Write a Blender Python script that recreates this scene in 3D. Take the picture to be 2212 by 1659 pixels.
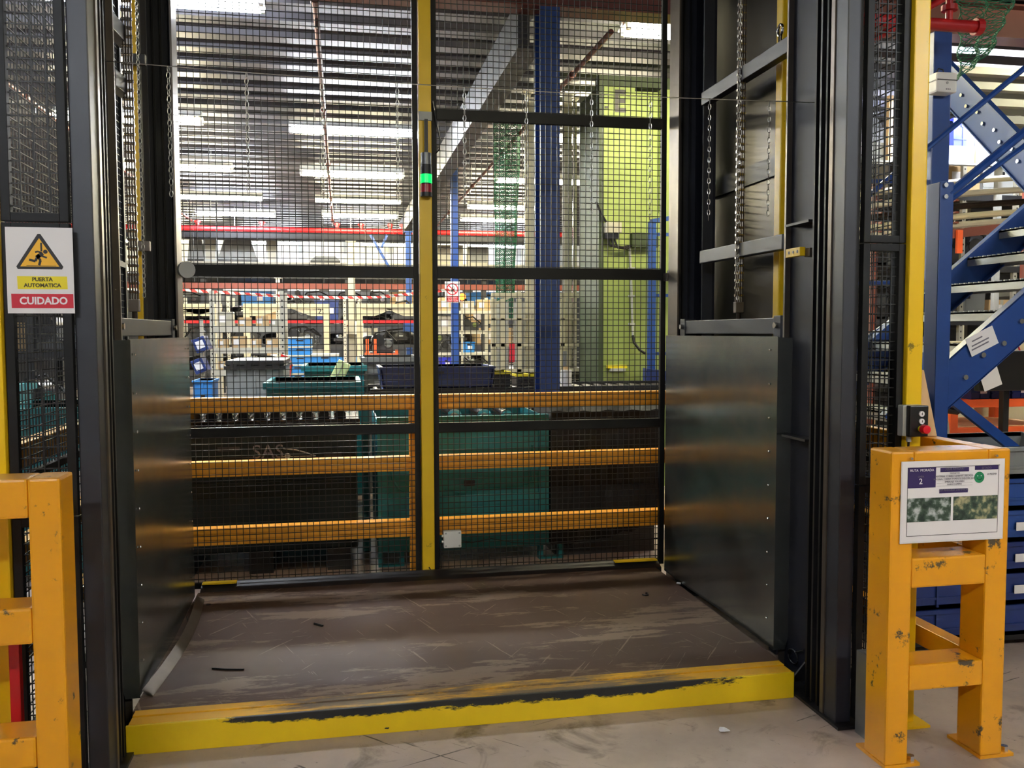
import bpy, bmesh, math, random
from mathutils import Vector, Matrix
random.seed(7)
S = bpy.context.scene
C = S.collection
for o in list(bpy.data.objects): bpy.data.objects.remove(o)

# ------------------------------------------------------------------ camera
F, PITCH, ROLL, YAW = 1917.0, 0.059, -0.0028, 0.1894
CAM = Vector((0.0, -3.3805, 1.55))
fw = Vector((math.sin(YAW)*math.cos(PITCH), math.cos(YAW)*math.cos(PITCH), -math.sin(PITCH)))
rt0 = Vector((math.cos(YAW), -math.sin(YAW), 0.0))
up0 = rt0.cross(fw)
rt = rt0*math.cos(ROLL) + up0*math.sin(ROLL)
up = up0*math.cos(ROLL) - rt0*math.sin(ROLL)
cd = bpy.data.cameras.new('camera'); cam = bpy.data.objects.new('camera', cd); C.objects.link(cam)
cd.sensor_width = 36.0; cd.lens = F*36.0/2212.0; cd.clip_start = 0.05; cd.clip_end = 200
R3 = Matrix((rt, up, -fw)).transposed()
cam.matrix_world = Matrix.Translation(CAM) @ R3.to_4x4()
S.camera = cam

# ------------------------------------------------------------------ world, exposure
w = bpy.data.worlds.new('world'); S.world = w; w.use_nodes = True
w.node_tree.nodes['Background'].inputs[0].default_value = (0.75, 0.8, 0.9, 1)
w.node_tree.nodes['Background'].inputs[1].default_value = 0.05
vs = S.view_settings
vs.view_transform = 'Standard'; vs.look = 'None'; vs.gamma = 1.0; vs.use_curve_mapping = False
vs.exposure = 2.1
TUBE = 58.0         # radiance of the fluorescent tubes

# ------------------------------------------------------------------ measuring: photograph ray met with a real plane
def at(u, v, X=None, Y=None, Z=None):
    d = fw*F + rt*(u-1106) + up*(829.5-v)
    if X is not None: t = (X-CAM.x)/d.x
    elif Y is not None: t = (Y-CAM.y)/d.y
    else: t = (Z-CAM.z)/d.z
    return CAM + d*t
def rect(u0, v0, u1, v1, Y):
    um, vm = (u0+u1)/2, (v0+v1)/2
    return at(u0, vm, Y=Y).x, at(u1, vm, Y=Y).x, at(um, v1, Y=Y).z, at(um, v0, Y=Y).z

# ------------------------------------------------------------------ materials
def lin(c):
    return tuple(((x/255/12.92) if x/255 <= .04045 else ((x/255+.055)/1.055)**2.4) for x in c) + (1,)
MATS = {}
def mat(name, col, rough=.5, metal=0.0, var=.12, scale=6.0, wear=None, wscale=12.0, wthr=.62, bump=0.0, emit=0.0, stretch=None, coat=0.0, spec=None):
    m = bpy.data.materials.new(name); m.use_nodes = True; MATS[name] = m
    n = m.node_tree.nodes; l = m.node_tree.links; b = n['Principled BSDF']
    c = lin(col)
    b.inputs['Roughness'].default_value = rough; b.inputs['Metallic'].default_value = metal
    if coat: b.inputs['Coat Weight'].default_value = coat
    if spec is not None: b.inputs['Specular IOR Level'].default_value = spec
    tc = n.new('ShaderNodeTexCoord'); mp = n.new('ShaderNodeMapping')
    g = n.new('ShaderNodeNewGeometry')
    l.new(g.outputs['Position'], mp.inputs[0])
    if stretch: mp.inputs['Scale'].default_value = stretch
    nz = n.new('ShaderNodeTexNoise'); nz.inputs['Scale'].default_value = scale; nz.inputs['Detail'].default_value = 5
    l.new(mp.outputs[0], nz.inputs['Vector'])
    mix = n.new('ShaderNodeMix'); mix.data_type = 'RGBA'
    mix.inputs[6].default_value = tuple(x*(1-var) for x in c[:3])+(1,)
    mix.inputs[7].default_value = tuple(min(1, x*(1+var)) for x in c[:3])+(1,)
    l.new(nz.outputs['Fac'], mix.inputs[0]); out = mix.outputs[2]
    if wear:
        n2 = n.new('ShaderNodeTexNoise'); n2.inputs['Scale'].default_value = wscale; n2.inputs['Detail'].default_value = 8; n2.inputs['Roughness'].default_value = .7
        l.new(mp.outputs[0], n2.inputs['Vector'])
        rp = n.new('ShaderNodeValToRGB'); rp.color_ramp.elements[0].position = wthr; rp.color_ramp.elements[1].position = wthr+.04
        l.new(n2.outputs['Fac'], rp.inputs[0])
        m2 = n.new('ShaderNodeMix'); m2.data_type = 'RGBA'; l.new(rp.outputs[0], m2.inputs[0])
        l.new(out, m2.inputs[6]); m2.inputs[7].default_value = lin(wear); out = m2.outputs[2]
    l.new(out, b.inputs['Base Color'])
    if bump:
        bp = n.new('ShaderNodeBump'); bp.inputs['Strength'].default_value = bump; bp.inputs['Distance'].default_value = .01
        l.new(nz.outputs['Fac'], bp.inputs['Height']); l.new(bp.outputs[0], b.inputs['Normal'])
    if emit:
        b.inputs['Emission Color'].default_value = c; b.inputs['Emission Strength'].default_value = emit
    return m
def nodes_of(m): return m.node_tree.nodes, m.node_tree.links, m.node_tree.nodes['Principled BSDF']

mat('black_paint', (15, 15, 16), .5, var=.2, spec=.3)
mat('mast_paint', (40, 42, 50), .45, var=.2, scale=3)
mat('web_paint', (26, 28, 38), .55, var=.15, spec=.3)
mat('dark_teal', (10, 25, 29), .5, spec=.3)
mat('mast_dark', (25, 24, 26), .45, var=.25, scale=4)
mat('lit_worn_edge', (104, 96, 88), .38, .7, var=.35, scale=9)  # worn steel; its pale tone also paints the lit mast edges
mat('post_yellow', (232, 190, 22), .35, var=.06, wear=(120, 100, 30), wscale=9, wthr=.66)
mat('barrier_yellow', (228, 156, 14), .33, var=.07, scale=4, wear=(78, 66, 48), wscale=9, wthr=.60, coat=.3)
mat('rail_yellow', (238, 160, 40), .45, var=.08, wear=(120, 70, 30), wscale=10, wthr=.75)
mat('wire_black', (16, 16, 16), .5)
mat('chain_steel', (176, 176, 172), .28, 1.0, var=.1)
mat('roller_steel', (58, 50, 44), .45, .9, var=.3, scale=30)
mat('screw_steel', (215, 212, 205), .25, 1.0)
mat('sheet_panel', (50, 47, 43), .3, 1.0, var=.15, scale=3)
mat('ceiling_deck', (92, 92, 98), .42, .75, var=.12, scale=1.5)
mat('beam_red', (104, 50, 42), .5)
mat('beam_grey', (62, 63, 68), .55, .1)
mat('pipe_red', (176, 26, 30), .4)
mat('white_enamel', (232, 232, 228), .4)
mat('tube_cool', (240, 246, 255), .5, emit=TUBE)
mat('tube_warm', (255, 244, 205), .5, emit=TUBE*.72)
mat('blue_paint', (30, 66, 134), .4, var=.1, wear=(120, 130, 150), wscale=20, wthr=.77)
mat('stair_blue', (22, 62, 132), .4, var=.1)
mat('galv_tread', (178, 180, 174), .45, .55, var=.1)
mat('lime_wall', (134, 150, 80), .6, var=.04, scale=2)
mat('dark_green', (52, 66, 38), .6)
mat('teal_paint', (18, 108, 116), .45, var=.15, wear=(150, 165, 165), wscale=14, wthr=.74)
mat('black_plastic', (17, 17, 19), .38, var=.2)
mat('gloss_black', (12, 12, 14), .15)
mat('chrome', (200, 200, 200), .12, 1.0)
mat('grey_plastic', (118, 120, 120), .5)
mat('light_grey', (170, 172, 170), .5)
mat('blue_crate', (40, 122, 196), .45)
mat('navy_plastic', (28, 48, 108), .35)
mat('bright_blue', (40, 50, 190), .5)
mat('cardboard', (190, 160, 118), .8)
mat('paper', (226, 224, 226), .5, var=.02)
mat('cream_paint', (182, 176, 150), .5)
mat('rack_white', (186, 184, 172), .45)
mat('orange_paint', (226, 92, 40), .45)
mat('green_plastic', (78, 158, 92), .45)
mat('lime_foam', (196, 208, 150), .7)
mat('red_gloss', (176, 28, 30), .18, coat=.5)
mat('print_yellow', (232, 214, 30), .5, var=.02)
mat('print_amber', (238, 180, 40), .5, var=.02)
mat('print_black', (30, 27, 30), .5, var=.02)
mat('print_red', (200, 30, 52), .45, var=.02)
mat('print_white', (236, 232, 236), .5, var=.02)
mat('print_purple', (50, 34, 92), .5, var=.02)
mat('print_green', (24, 130, 84), .5, var=.02)
mat('print_grey', (110, 106, 118), .5, var=.02)
mat('print_brown', (80, 70, 20), .5, var=.02)
mat('wood', (206, 172, 130), .7, var=.25, scale=5, stretch=(6, 6, .6))
mat('dark_cloth', (13, 12, 12), .75, var=.2, bump=.3)
mat('green_net', (44, 116, 84), .7)
mat('lamp_green', (0, 190, 80), .3, emit=.5)
mat('lamp_red', (150, 30, 40), .3)
mat('button_red', (216, 26, 44), .3)
mat('dirty_white', (168, 164, 150), .5)
mat('concrete_grey', (120, 116, 108), .7)
mat('dark_machine', (50, 50, 52), .5, var=.4, scale=9)
mat('red_frame', (186, 24, 34), .4)
mat('cream_wall', (236, 234, 220), .6, var=.05)
mat('rust_beam', (112, 50, 36), .55)
mat('door_frame_grey', (120, 122, 124), .4, .6)
mat('lens_orange', (255, 120, 40), .4, emit=.9)

def special_floor():
    m = mat('worn_concrete', (150, 136, 126), .5, var=.15)
    n, l, b = nodes_of(m)
    for x in list(n):
        if x != b and x.type != 'OUTPUT_MATERIAL': n.remove(x)
    g = n.new('ShaderNodeNewGeometry')
    def noise(sc, det=8, rg=.65, st=None, rot=0, dist=0):
        mp = n.new('ShaderNodeMapping'); l.new(g.outputs['Position'], mp.inputs[0])
        mp.vector_type = 'TEXTURE'
        if st: mp.inputs['Scale'].default_value = tuple(1/q for q in st)
        mp.inputs['Rotation'].default_value = (0, 0, rot)
        z = n.new('ShaderNodeTexNoise'); z.inputs['Scale'].default_value = sc; z.inputs['Detail'].default_value = det
        z.inputs['Roughness'].default_value = rg; z.inputs['Distortion'].default_value = dist
        l.new(mp.outputs[0], z.inputs['Vector']); return z.outputs['Fac']
    def ramp(s, a, c):
        r = n.new('ShaderNodeValToRGB'); r.color_ramp.elements[0].position = a; r.color_ramp.elements[1].position = c
        l.new(s, r.inputs[0]); return r.outputs[0]
    def mix(f, a, c):
        x = n.new('ShaderNodeMix'); x.data_type = 'RGBA'
        l.new(f, x.inputs[0])
        for i, q in ((6, a), (7, c)):
            if isinstance(q, tuple): x.inputs[i].default_value = lin(q)
            else: l.new(q, x.inputs[i])
        return x.outputs[2]
    o = mix(ramp(noise(1.6), .3, .7), (150, 134, 124), (186, 168, 158))
    o = mix(ramp(noise(3.2, dist=.6), .56, .68), o, (112, 98, 88))
    o = mix(ramp(noise(6, 10, .75, (1, .45, 1), .5), .62, .70), o, (84, 72, 66))
    o = mix(ramp(noise(3, 5, .6, (12, .5, 1), .8, .3), .655, .675), o, (70, 60, 55))
    o = mix(ramp(noise(3.5, 5, .6, (.5, 12, 1), .35, .4), .665, .68), o, (78, 68, 62))
    o = mix(ramp(noise(30, 3), .68, .74), o, (92, 84, 78))
    l.new(o, b.inputs['Base Color'])
    b.inputs['Roughness'].default_value = .42
    # worn brown steel deck
    m2 = mat('worn_deck', (94, 74, 64), .42)
    n, l, b = nodes_of(m2)
    for x in list(n):
        if x != b and x.type != 'OUTPUT_MATERIAL': n.remove(x)
    g = n.new('ShaderNodeNewGeometry')
    def noise(sc, det=8, rg=.65, st=None, rot=0, dist=0):
        mp = n.new('ShaderNodeMapping'); l.new(g.outputs['Position'], mp.inputs[0])
        mp.vector_type = 'TEXTURE'
        if st: mp.inputs['Scale'].default_value = tuple(1/q for q in st)
        mp.inputs['Rotation'].default_value = (0, 0, rot)
        z = n.new('ShaderNodeTexNoise'); z.inputs['Scale'].default_value = sc; z.inputs['Detail'].default_value = det
        z.inputs['Roughness'].default_value = rg; z.inputs['Distortion'].default_value = dist
        l.new(mp.outputs[0], z.inputs['Vector']); return z.outputs['Fac']
    def ramp(s, a, c):
        r = n.new('ShaderNodeValToRGB'); r.color_ramp.elements[0].position = a; r.color_ramp.elements[1].position = c
        l.new(s, r.inputs[0]); return r.outputs[0]
    def mix(f, a, c):
        x = n.new('ShaderNodeMix'); x.data_type = 'RGBA'
        l.new(f, x.inputs[0])
        for i, q in ((6, a), (7, c)):
            if isinstance(q, tuple): x.inputs[i].default_value = lin(q)
            else: l.new(q, x.inputs[i])
        return x.outputs[2]
    o = mix(ramp(noise(1.3, 4), .3, .7), (76, 54, 42), (92, 70, 58))
    o = mix(ramp(noise(2.6, 10, .75, (.35, 1.6, 1)), .54, .57), o, (124, 104, 88))
    o = mix(ramp(noise(5, 6, .6, (9, .4, 1), .35, .3), .66, .675), o, (126, 106, 92))
    o = mix(ramp(noise(5, 6, .6, (9, .4, 1), -.6, .4), .665, .68), o, (130, 110, 96))
    o = mix(ramp(noise(4, 6, .6, (.5, 9, 1), .15, .3), .67, .685), o, (122, 104, 90))
    o = mix(ramp(noise(1.1, 4, .5), .6, .8), o, (56, 40, 34))
    l.new(o, b.inputs['Base Color']); b.inputs['Roughness'].default_value = .58; b.inputs['Specular IOR Level'].default_value = .35
    # yellow lip with black scuffing that follows its top edge
    m3 = mat('scuffed_lip', (228, 190, 18), .38)
    n, l, b = nodes_of(m3)
    for x in list(n):
        if x != b and x.type != 'OUTPUT_MATERIAL': n.remove(x)
    g = n.new('ShaderNodeNewGeometry')
    sp = n.new('ShaderNodeSeparateXYZ'); l.new(g.outputs['Position'], sp.inputs[0])
    def mth(op, a, c, cl=False):
        x = n.new('ShaderNodeMath'); x.operation = op; x.use_clamp = cl
        for i, q in ((0, a), (1, c)):
            if isinstance(q, (int, float)): x.inputs[i].default_value = q
            else: l.new(q, x.inputs[i])
        return x.outputs[0]
    nz = noise(5, 10, .75, (.8, 2, 2.5)); ns = noise(1.2, 2)
    band = mth('DIVIDE', mth('SUBTRACT', sp.outputs[2], .052), .05, True)     # rises to the top edge of the front face
    ends = mth('MULTIPLY', mth('DIVIDE', mth('SUBTRACT', sp.outputs[0], -.62), .35, True), mth('DIVIDE', mth('SUBTRACT', 1.72, sp.outputs[0]), .35, True), True)
    fac = mth('MULTIPLY', mth('MULTIPLY', band, ends), 1.0)
    fac = mth('ADD', mth('MULTIPLY', fac, .80), mth('SUBTRACT', mth('MULTIPLY', nz, 1.7), .85))
    fac = mth('ADD', fac, mth('SUBTRACT', mth('MULTIPLY', ns, .3), .15))
    o = mix(ramp(noise(2), .3, .7), (218, 182, 14), (236, 202, 30))
    o = mix(ramp(fac, .36, .46), o, (34, 36, 38))
    l.new(o, b.inputs['Base Color'])
    # worn top of the lip
    m4 = mat('worn_sill', (224, 170, 30), .38)
    n, l, b = nodes_of(m4)
    for x in list(n):
        if x != b and x.type != 'OUTPUT_MATERIAL': n.remove(x)
    g = n.new('ShaderNodeNewGeometry'); sp = n.new('ShaderNodeSeparateXYZ'); l.new(g.outputs['Position'], sp.inputs[0])
    ends = mth('MULTIPLY', mth('DIVIDE', mth('SUBTRACT', sp.outputs[0], -.7), .5, True), mth('DIVIDE', mth('SUBTRACT', 1.75, sp.outputs[0]), .5, True), True)
    f2 = mth('ADD', mth('MULTIPLY', ends, .25), mth('MULTIPLY', noise(5, 9, .75, (.5, 3, 1)), .6))
    o = mix(ramp(f2, .47, .58), (232, 172, 24), (104, 86, 68))
    l.new(o, b.inputs['Base Color'])
    # hand wiped galvanised sheet
    m5 = mat('galvanised', (134, 140, 142), .27, .9)
    n, l, b = nodes_of(m5)
    for x in list(n):
        if x != b and x.type != 'OUTPUT_MATERIAL': n.remove(x)
    g = n.new('ShaderNodeNewGeometry')
    o = mix(noise(3, 8, .7, (1, 1, 1.4), .4), (118, 128, 130), (178, 180, 172))
    l.new(o, b.inputs['Base Color'])
    q = n.new('ShaderNodeMapRange'); q.inputs[3].default_value = .15; q.inputs[4].default_value = .27
    l.new(noise(9, 6, .7), q.inputs[0]); l.new(q.outputs[0], b.inputs['Roughness'])
    bp = n.new('ShaderNodeBump'); bp.inputs['Strength'].default_value = .10; bp.inputs['Distance'].default_value = .02
    l.new(noise(2.2, 2), bp.inputs['Height']); l.new(bp.outputs[0], b.inputs['Normal'])
special_floor()
def tape_mat():
    m = mat('barrier_tape', (236, 232, 220), .5)
    n, l, b = nodes_of(m)
    tc = n.new('ShaderNodeNewGeometry'); sp = n.new('ShaderNodeSeparateXYZ'); l.new(tc.outputs['Position'], sp.inputs[0])
    def mth(op, a, c):
        x = n.new('ShaderNodeMath'); x.operation = op
        for i, q in ((0, a), (1, c)):
            if isinstance(q, (int, float)): x.inputs[i].default_value = q
            else: l.new(q, x.inputs[i])
        return x.outputs[0]
    s = mth('FRACT', mth('MULTIPLY', mth('ADD', sp.outputs[0], mth('MULTIPLY', sp.outputs[2], 1.0)), 7.2), 0)
    s = mth('GREATER_THAN', s, .5)
    mx = n.new('ShaderNodeMix'); mx.data_type = 'RGBA'; l.new(s, mx.inputs[0])
    mx.inputs[6].default_value = lin((238, 232, 214)); mx.inputs[7].default_value = lin((214, 46, 40))
    l.new(mx.outputs[2], b.inputs['Base Color'])
tape_mat()

# ------------------------------------------------------------------ mesh building
class MB:
    def __init__(s): s.v = []; s.f = []
    def add(s, vs, fs):
        k = len(s.v); s.v += [Vector(x) for x in vs]; s.f += [tuple(i+k for i in f) for f in fs]; return s
    def box(s, x0, x1, y0, y1, z0, z1):
        x0, x1 = sorted((x0, x1)); y0, y1 = sorted((y0, y1)); z0, z1 = sorted((z0, z1))
        return s.add([(x0,y0,z0),(x1,y0,z0),(x1,y1,z0),(x0,y1,z0),(x0,y0,z1),(x1,y0,z1),(x1,y1,z1),(x0,y1,z1)],
                     [(0,3,2,1),(4,5,6,7),(0,1,5,4),(1,2,6,5),(2,3,7,6),(3,0,4,7)])
    def bar(s, p, q, w, h, upv=(0,0,1)):
        p = Vector(p); q = Vector(q); d = (q-p).normalized(); a = d.cross(Vector(upv))
        if a.length < 1e-4: a = d.cross(Vector((0,1,0)))
        a.normalize(); b = a.cross(d).normalized()
        a = a*w/2; b = b*h/2
        return s.add([p-a-b, p+a-b, p+a+b, p-a+b, q-a-b, q+a-b, q+a+b, q-a+b],
                     [(0,1,2,3),(7,6,5,4),(0,4,5,1),(1,5,6,2),(2,6,7,3),(3,7,4,0)])
    def cyl(s, p, q, r, n=16, r2=None):
        p = Vector(p); q = Vector(q); d = (q-p).normalized(); r2 = r if r2 is None else r2
        a = d.cross(Vector((0,0,1)))
        if a.length < 1e-3: a = Vector((1,0,0))
        a.normalize(); b = d.cross(a)
        vs = []
        for i in range(n):
            t = 2*math.pi*i/n; e = a*math.cos(t)+b*math.sin(t)
            vs += [p+e*r, q+e*r2]
        fs = [(2*i, 2*i+1, (2*i+3) % (2*n), (2*i+2) % (2*n)) for i in range(n)]
        fs += [tuple(2*i for i in range(n)), tuple(2*i+1 for i in reversed(range(n)))]
        return s.add(vs, fs)
    def tube(s, pts, r, n=6):
        pts = [Vector(p) for p in pts]; vs = []; fs = []
        for k, p in enumerate(pts):
            d = (pts[min(k+1, len(pts)-1)]-pts[max(k-1, 0)]).normalized()
            a = d.cross(Vector((0.1,0.2,1))).normalized(); b = d.cross(a)
            for i in range(n):
                t = 2*math.pi*i/n; vs.append(p+(a*math.cos(t)+b*math.sin(t))*r)
        for k in range(len(pts)-1):
            for i in range(n):
                j = (i+1) % n; fs.append((k*n+i, k*n+j, (k+1)*n+j, (k+1)*n+i))
        fs += [tuple(reversed(range(n))), tuple((len(pts)-1)*n+i for i in range(n))]
        return s.add(vs, fs)
    def prism(s, poly, axis, a, b):          # poly in the plane across `axis`: y -> (x,z), x -> (y,z), z -> (x,y)
        def P(u, v, t): return {'y': (u,t,v), 'x': (t,u,v), 'z': (u,v,t)}[axis]
        n = len(poly)
        vs = [P(u,v,a) for u,v in poly]+[P(u,v,b) for u,v in poly]
        fs = [tuple(range(n)), tuple(reversed(range(n, 2*n)))]+[(i, i+n, (i+1) % n+n, (i+1) % n) for i in range(n)]
        return s.add(vs, fs)
    def sphere(s, c, r, n=12, sc=(1,1,1)):
        c = Vector(c); vs = [c+Vector((0,0,r*sc[2]))]; m = n//2
        for j in range(1, m):
            for i in range(n):
                a = math.pi*j/m; t = 2*math.pi*i/n
                vs.append(c+Vector((math.sin(a)*math.cos(t)*r*sc[0], math.sin(a)*math.sin(t)*r*sc[1], math.cos(a)*r*sc[2])))
        vs.append(c-Vector((0,0,r*sc[2]))); fs = []
        for i in range(n): fs.append((0, 1+i, 1+(i+1) % n))
        for j in range(m-2):
            for i in range(n):
                fs.append((1+j*n+i, 1+(j+1)*n+i, 1+(j+1)*n+(i+1) % n, 1+j*n+(i+1) % n))
        L = len(vs)-1
        for i in range(n): fs.append((L, 1+(m-2)*n+(i+1) % n, 1+(m-2)*n+i))
        return s.add(vs, fs)
    def build(s, name, material, parent=None, bevel=0.0, smooth=False, stuff=False):
        o0 = WL.get(parent.name, Vector()) if parent else Vector()
        me = bpy.data.meshes.new(name)
        me.from_pydata([v-o0 for v in s.v], [], s.f); me.update()
        bm = bmesh.new(); bm.from_mesh(me); bmesh.ops.recalc_face_normals(bm, faces=bm.faces)
        if bevel:
            bmesh.ops.bevel(bm, geom=[e for e in bm.edges if len(e.link_faces) == 2 and e.calc_face_angle(0) > .6], offset=bevel, segments=2, affect='EDGES', profile=.6)
        bm.to_mesh(me); bm.free()
        if smooth:
            for p in me.polygons: p.use_smooth = True
            try: me.set_sharp_from_angle(angle=math.radians(40))
            except Exception: pass
        me.materials.append(MATS[material])
        o = bpy.data.objects.new(name, me); C.objects.link(o)
        if parent: o.parent = parent; WL[o.name] = o0.copy()
        else: WL[o.name] = Vector()
        if stuff: o['kind'] = 'stuff'
        return o
WL = {}
def tag(o, label, cat, group=None, kind=None):
    o['label'] = label
    if cat: o['category'] = cat
    if group: o['group'] = group
    if kind: o['kind'] = kind
    return o
def thing(name, label, cat, loc=(0,0,0), group=None):
    o = bpy.data.objects.new(name, None); C.objects.link(o); o.location = loc; o.empty_display_size = .1
    WL[o.name] = Vector(loc); return tag(o, label, cat, group)
def kids(o): return [c for c in bpy.data.objects if c.parent == o]
def copy_tree(o, parent=None):
    ks = CH.get(o.name)
    c = o.copy(); C.objects.link(c)
    if parent: c.parent = parent
    for ch in list(o.children): copy_tree(ch, c)
    return c
CH = {}
def struct(name, mb, m, bevel=0):
    o = mb.build(name, m, None, bevel); o['kind'] = 'structure'; return o
def text(body, size, pos, m, parent, name='lettering', rot=(math.pi/2,0,0), bold=0.0, align='CENTER', ext=.0006, sx=1.0):
    cu = bpy.data.curves.new(name, 'FONT'); cu.body = body; cu.size = size; cu.align_x = align; cu.align_y = 'CENTER'
    cu.extrude = ext; cu.offset = bold*size; cu.resolution_u = 3; cu.space_line = 1.0
    t = bpy.data.objects.new(name+'_tmp', cu); C.objects.link(t)
    dg = bpy.context.evaluated_depsgraph_get()
    me = bpy.data.meshes.new_from_object(t.evaluated_get(dg)); bpy.data.objects.remove(t)
    from mathutils import Euler
    M = Euler(rot).to_matrix().to_4x4() @ Matrix.Diagonal((sx,1,1,1))
    me.transform(Matrix.Translation(Vector(pos)-(WL.get(parent.name, Vector()) if parent else Vector())) @ M)
    me.materials.clear(); me.materials.append(MATS[m])
    o = bpy.data.objects.new(name, me); C.objects.link(o)
    if parent: o.parent = parent
    return o

# ================================================================== SETTING
struct('floor', MB().box(-14, 16, -9, 24, -.12, 0), 'worn_concrete')
CZ = 4.2
def ceiling():
    m = MB(); pitch, y = .43, -9.0; prof = []
    while y < 24:
        prof += [(y, CZ), (y+.05, CZ+.09), (y+.20, CZ+.09), (y+.25, CZ)]
        y += pitch
    prof.append((24, CZ))
    top = [(24, CZ+.2), (-9, CZ+.2)]
    n = len(prof)
    vs = []; fs = []
    for (yy, zz) in prof: vs += [(-14, yy, zz), (16, yy, zz)]
    for i in range(n-1): fs.append((2*i, 2*i+1, 2*i+3, 2*i+2))
    m.add(vs, fs)
    k = [(-14,-9,CZ+.25),(16,-9,CZ+.25),(16,24,CZ+.25),(-14,24,CZ+.25)]
    m.add(k, [(0,1,2,3)])
    struct('ceiling', m, 'ceiling_deck')
ceiling()
struct('wall_back', MB().box(-14, 16, 23.4, 23.8, 0, CZ+.25), 'cream_wall')
struct('wall_left', MB().box(-14.2, -14, -9, 24, 0, CZ+.25), 'light_grey')
struct('wall_right', MB().box(16, 16.2, -9, 24, 0, CZ+.25), 'light_grey')
struct('wall_front', MB().box(-14, 16, -9.2, -9, 0, CZ+.25), 'light_grey')
struct('trim_15', MB().box(-14, 16, 23.2, 23.3, 0, 2.75), 'dark_machine')  # added dark board, keeps the overlit lower back wall from showing
# back wall mullions seen between the hoppers
for i in range(14):
    x = -9+i*1.3
    struct('trim_%d' % (i+1), MB().box(x, x+.12, 23.33, 23.4, 2.5, CZ), 'light_grey')

# ------------------------------------------------------------------ fluorescent fittings
def fixture(x0, y, warm, label, z=3.95, L=1.57):
    t = thing('fluorescent_light', label, 'light', (x0+L/2, y, z), 'fluorescent lights under the ceiling deck')
    MB().box(x0, x0+L, y-.035, y+.035, z+.045, z+.12).build('batten', 'white_enamel', t, .004)
    m = MB(); m.prism([(y-.15, z+.035), (y-.04, z+.075), (y+.04, z+.075), (y+.15, z+.035), (y+.15, z+.04), (y+.04, z+.082), (y-.04, z+.082), (y-.15, z+.04)], 'x', x0, x0+L)  # reflector widened so the lamp's glow is put into its shape
    m.build('reflector', 'white_enamel', t)
    for dy in (-.08, .08):
        MB().cyl((x0+.03, y+dy, z), (x0+L-.03, y+dy, z), .019, 10).build('tube', 'tube_warm' if warm else 'tube_cool', t, smooth=True)  # tubes thickened to imitate the glow around the lamp
        for xx in (x0, x0+L-.03): MB().box(xx, xx+.03, y+dy-.016, y+dy+.016, z-.018, z+.05).build('end_cap', 'white_enamel', t)
    for xx in (x0+.3, x0+L-.3):
        MB().cyl((xx, y, z+.12), (xx, y, CZ+.10), .006, 6).build('hanger_rod', 'chain_steel', t)
    return t
FX = [(-2.1, 3.56, 0, 'large bright light at the top left behind the mast'),
      (-3.10, 7.41, 1, 'second light down the left row, half behind the left mast'),
      (-.577, 7.65, 0, 'brightest cool white light just left of the yellow post'),
      (-3.12, 10.46, 1, 'third light down the left row, warm white'),
      (-.585, 10.60, 1, 'yellowish light below the bright one left of the post'),
      (-2.94, 13.45, 0, 'cool light fourth down the left row'),
      (-.448, 13.47, 1, 'warm light above the lowest one left of the yellow post'),
      (-2.87, 15.65, 0, 'lowest cool light of the left row over the red pipe'),
      (-.366, 15.52, 1, 'lowest warm light left of the yellow post over the red pipe'),
      (2.43, 13.79, 1, 'long warm light behind the green net, upper of two'),
      (2.55, 15.73, 1, 'lowest warm light right of the post behind the small blue column'),
      (2.44, 10.71, 1, 'warm light crossing behind the big blue column'),
      (2.365, 7.57, 1, 'warm light high behind the big blue column'),
      (2.25, 3.575, 1, 'big light at the top right beside the right rear mast')]
for a in FX: fixture(a[0], a[1], a[2], a[3])
fixture(-4.4, 3.56, 0, 'light seen through the left front mesh at the top edge')
fixture(-5.2, 7.41, 1, 'light behind the left front mesh beside the red pipe')
for i, (x, y) in enumerate([(-3.2,-5.2), (1.2,-5.2), (4.4,-4.6), (6.2,1.2), (6.0,5.2), (6.0,9.5), (-.4,19.6), (-4.4,19.6), (3.6,19.6), (-5.6, 21.6), (-2.6, 21.6), (.6, 21.6), (3.6, 21.6)]):  # the far rows near the back wall are added to brighten it
    fixture(x, y, i % 2, ['light over the aisle behind the viewer, left', 'light over the aisle behind the viewer, middle', 'light over the aisle behind the viewer, right',
        'light above the blue stairs', 'light beyond the blue stairs', 'far light beyond the blue stairs', 'added far light brightening the pale back wall, middle', 'added far light brightening the pale back wall, left', 'added far light brightening the pale back wall, right', 'added light brightening the back wall, first from left', 'added light brightening the back wall, second from left', 'added light brightening the back wall, third from left', 'added light brightening the back wall, fourth from left'][i])

# ------------------------------------------------------------------ overhead steel and pipes
def tagm(name, mb, m, label, cat, bevel=0, group=None, smooth=False, kind=None):
    return tag(mb.build(name, m, None, bevel, smooth), label, cat, group, kind)
zb = at(1200, 20, Y=3.15).z
tb = thing('steel_beam', 'red-brown steel beam crossing the top of the picture', 'beam', (2, 3.2, zb))
MB().box(-1.2, 8, 3.1, 3.3, zb, zb+.015).build('flange', 'beam_red', tb)
MB().box(-1.2, 8, 3.1, 3.3, CZ-.015, CZ).build('flange', 'beam_red', tb)
MB().box(-1.2, 8, 3.19, 3.21, zb+.015, CZ-.015).build('web', 'beam_red', tb)
xb = at(1150, 60, Y=3.2).x
t = thing('grey_beam', 'long grey beam running back from the big blue column', 'beam', (xb, 8, 3.7))
MB().box(xb-.09, xb+.09, 3.3, 17.3, 3.68, 3.70).build('flange', 'beam_grey', t)
MB().box(xb-.09, xb+.09, 3.3, 17.3, 4.02, 4.04).build('flange', 'beam_grey', t)
MB().box(xb-.09, xb+.0, 3.3, 17.3, 3.70, 4.02).build('web', 'beam_grey', t)
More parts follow.
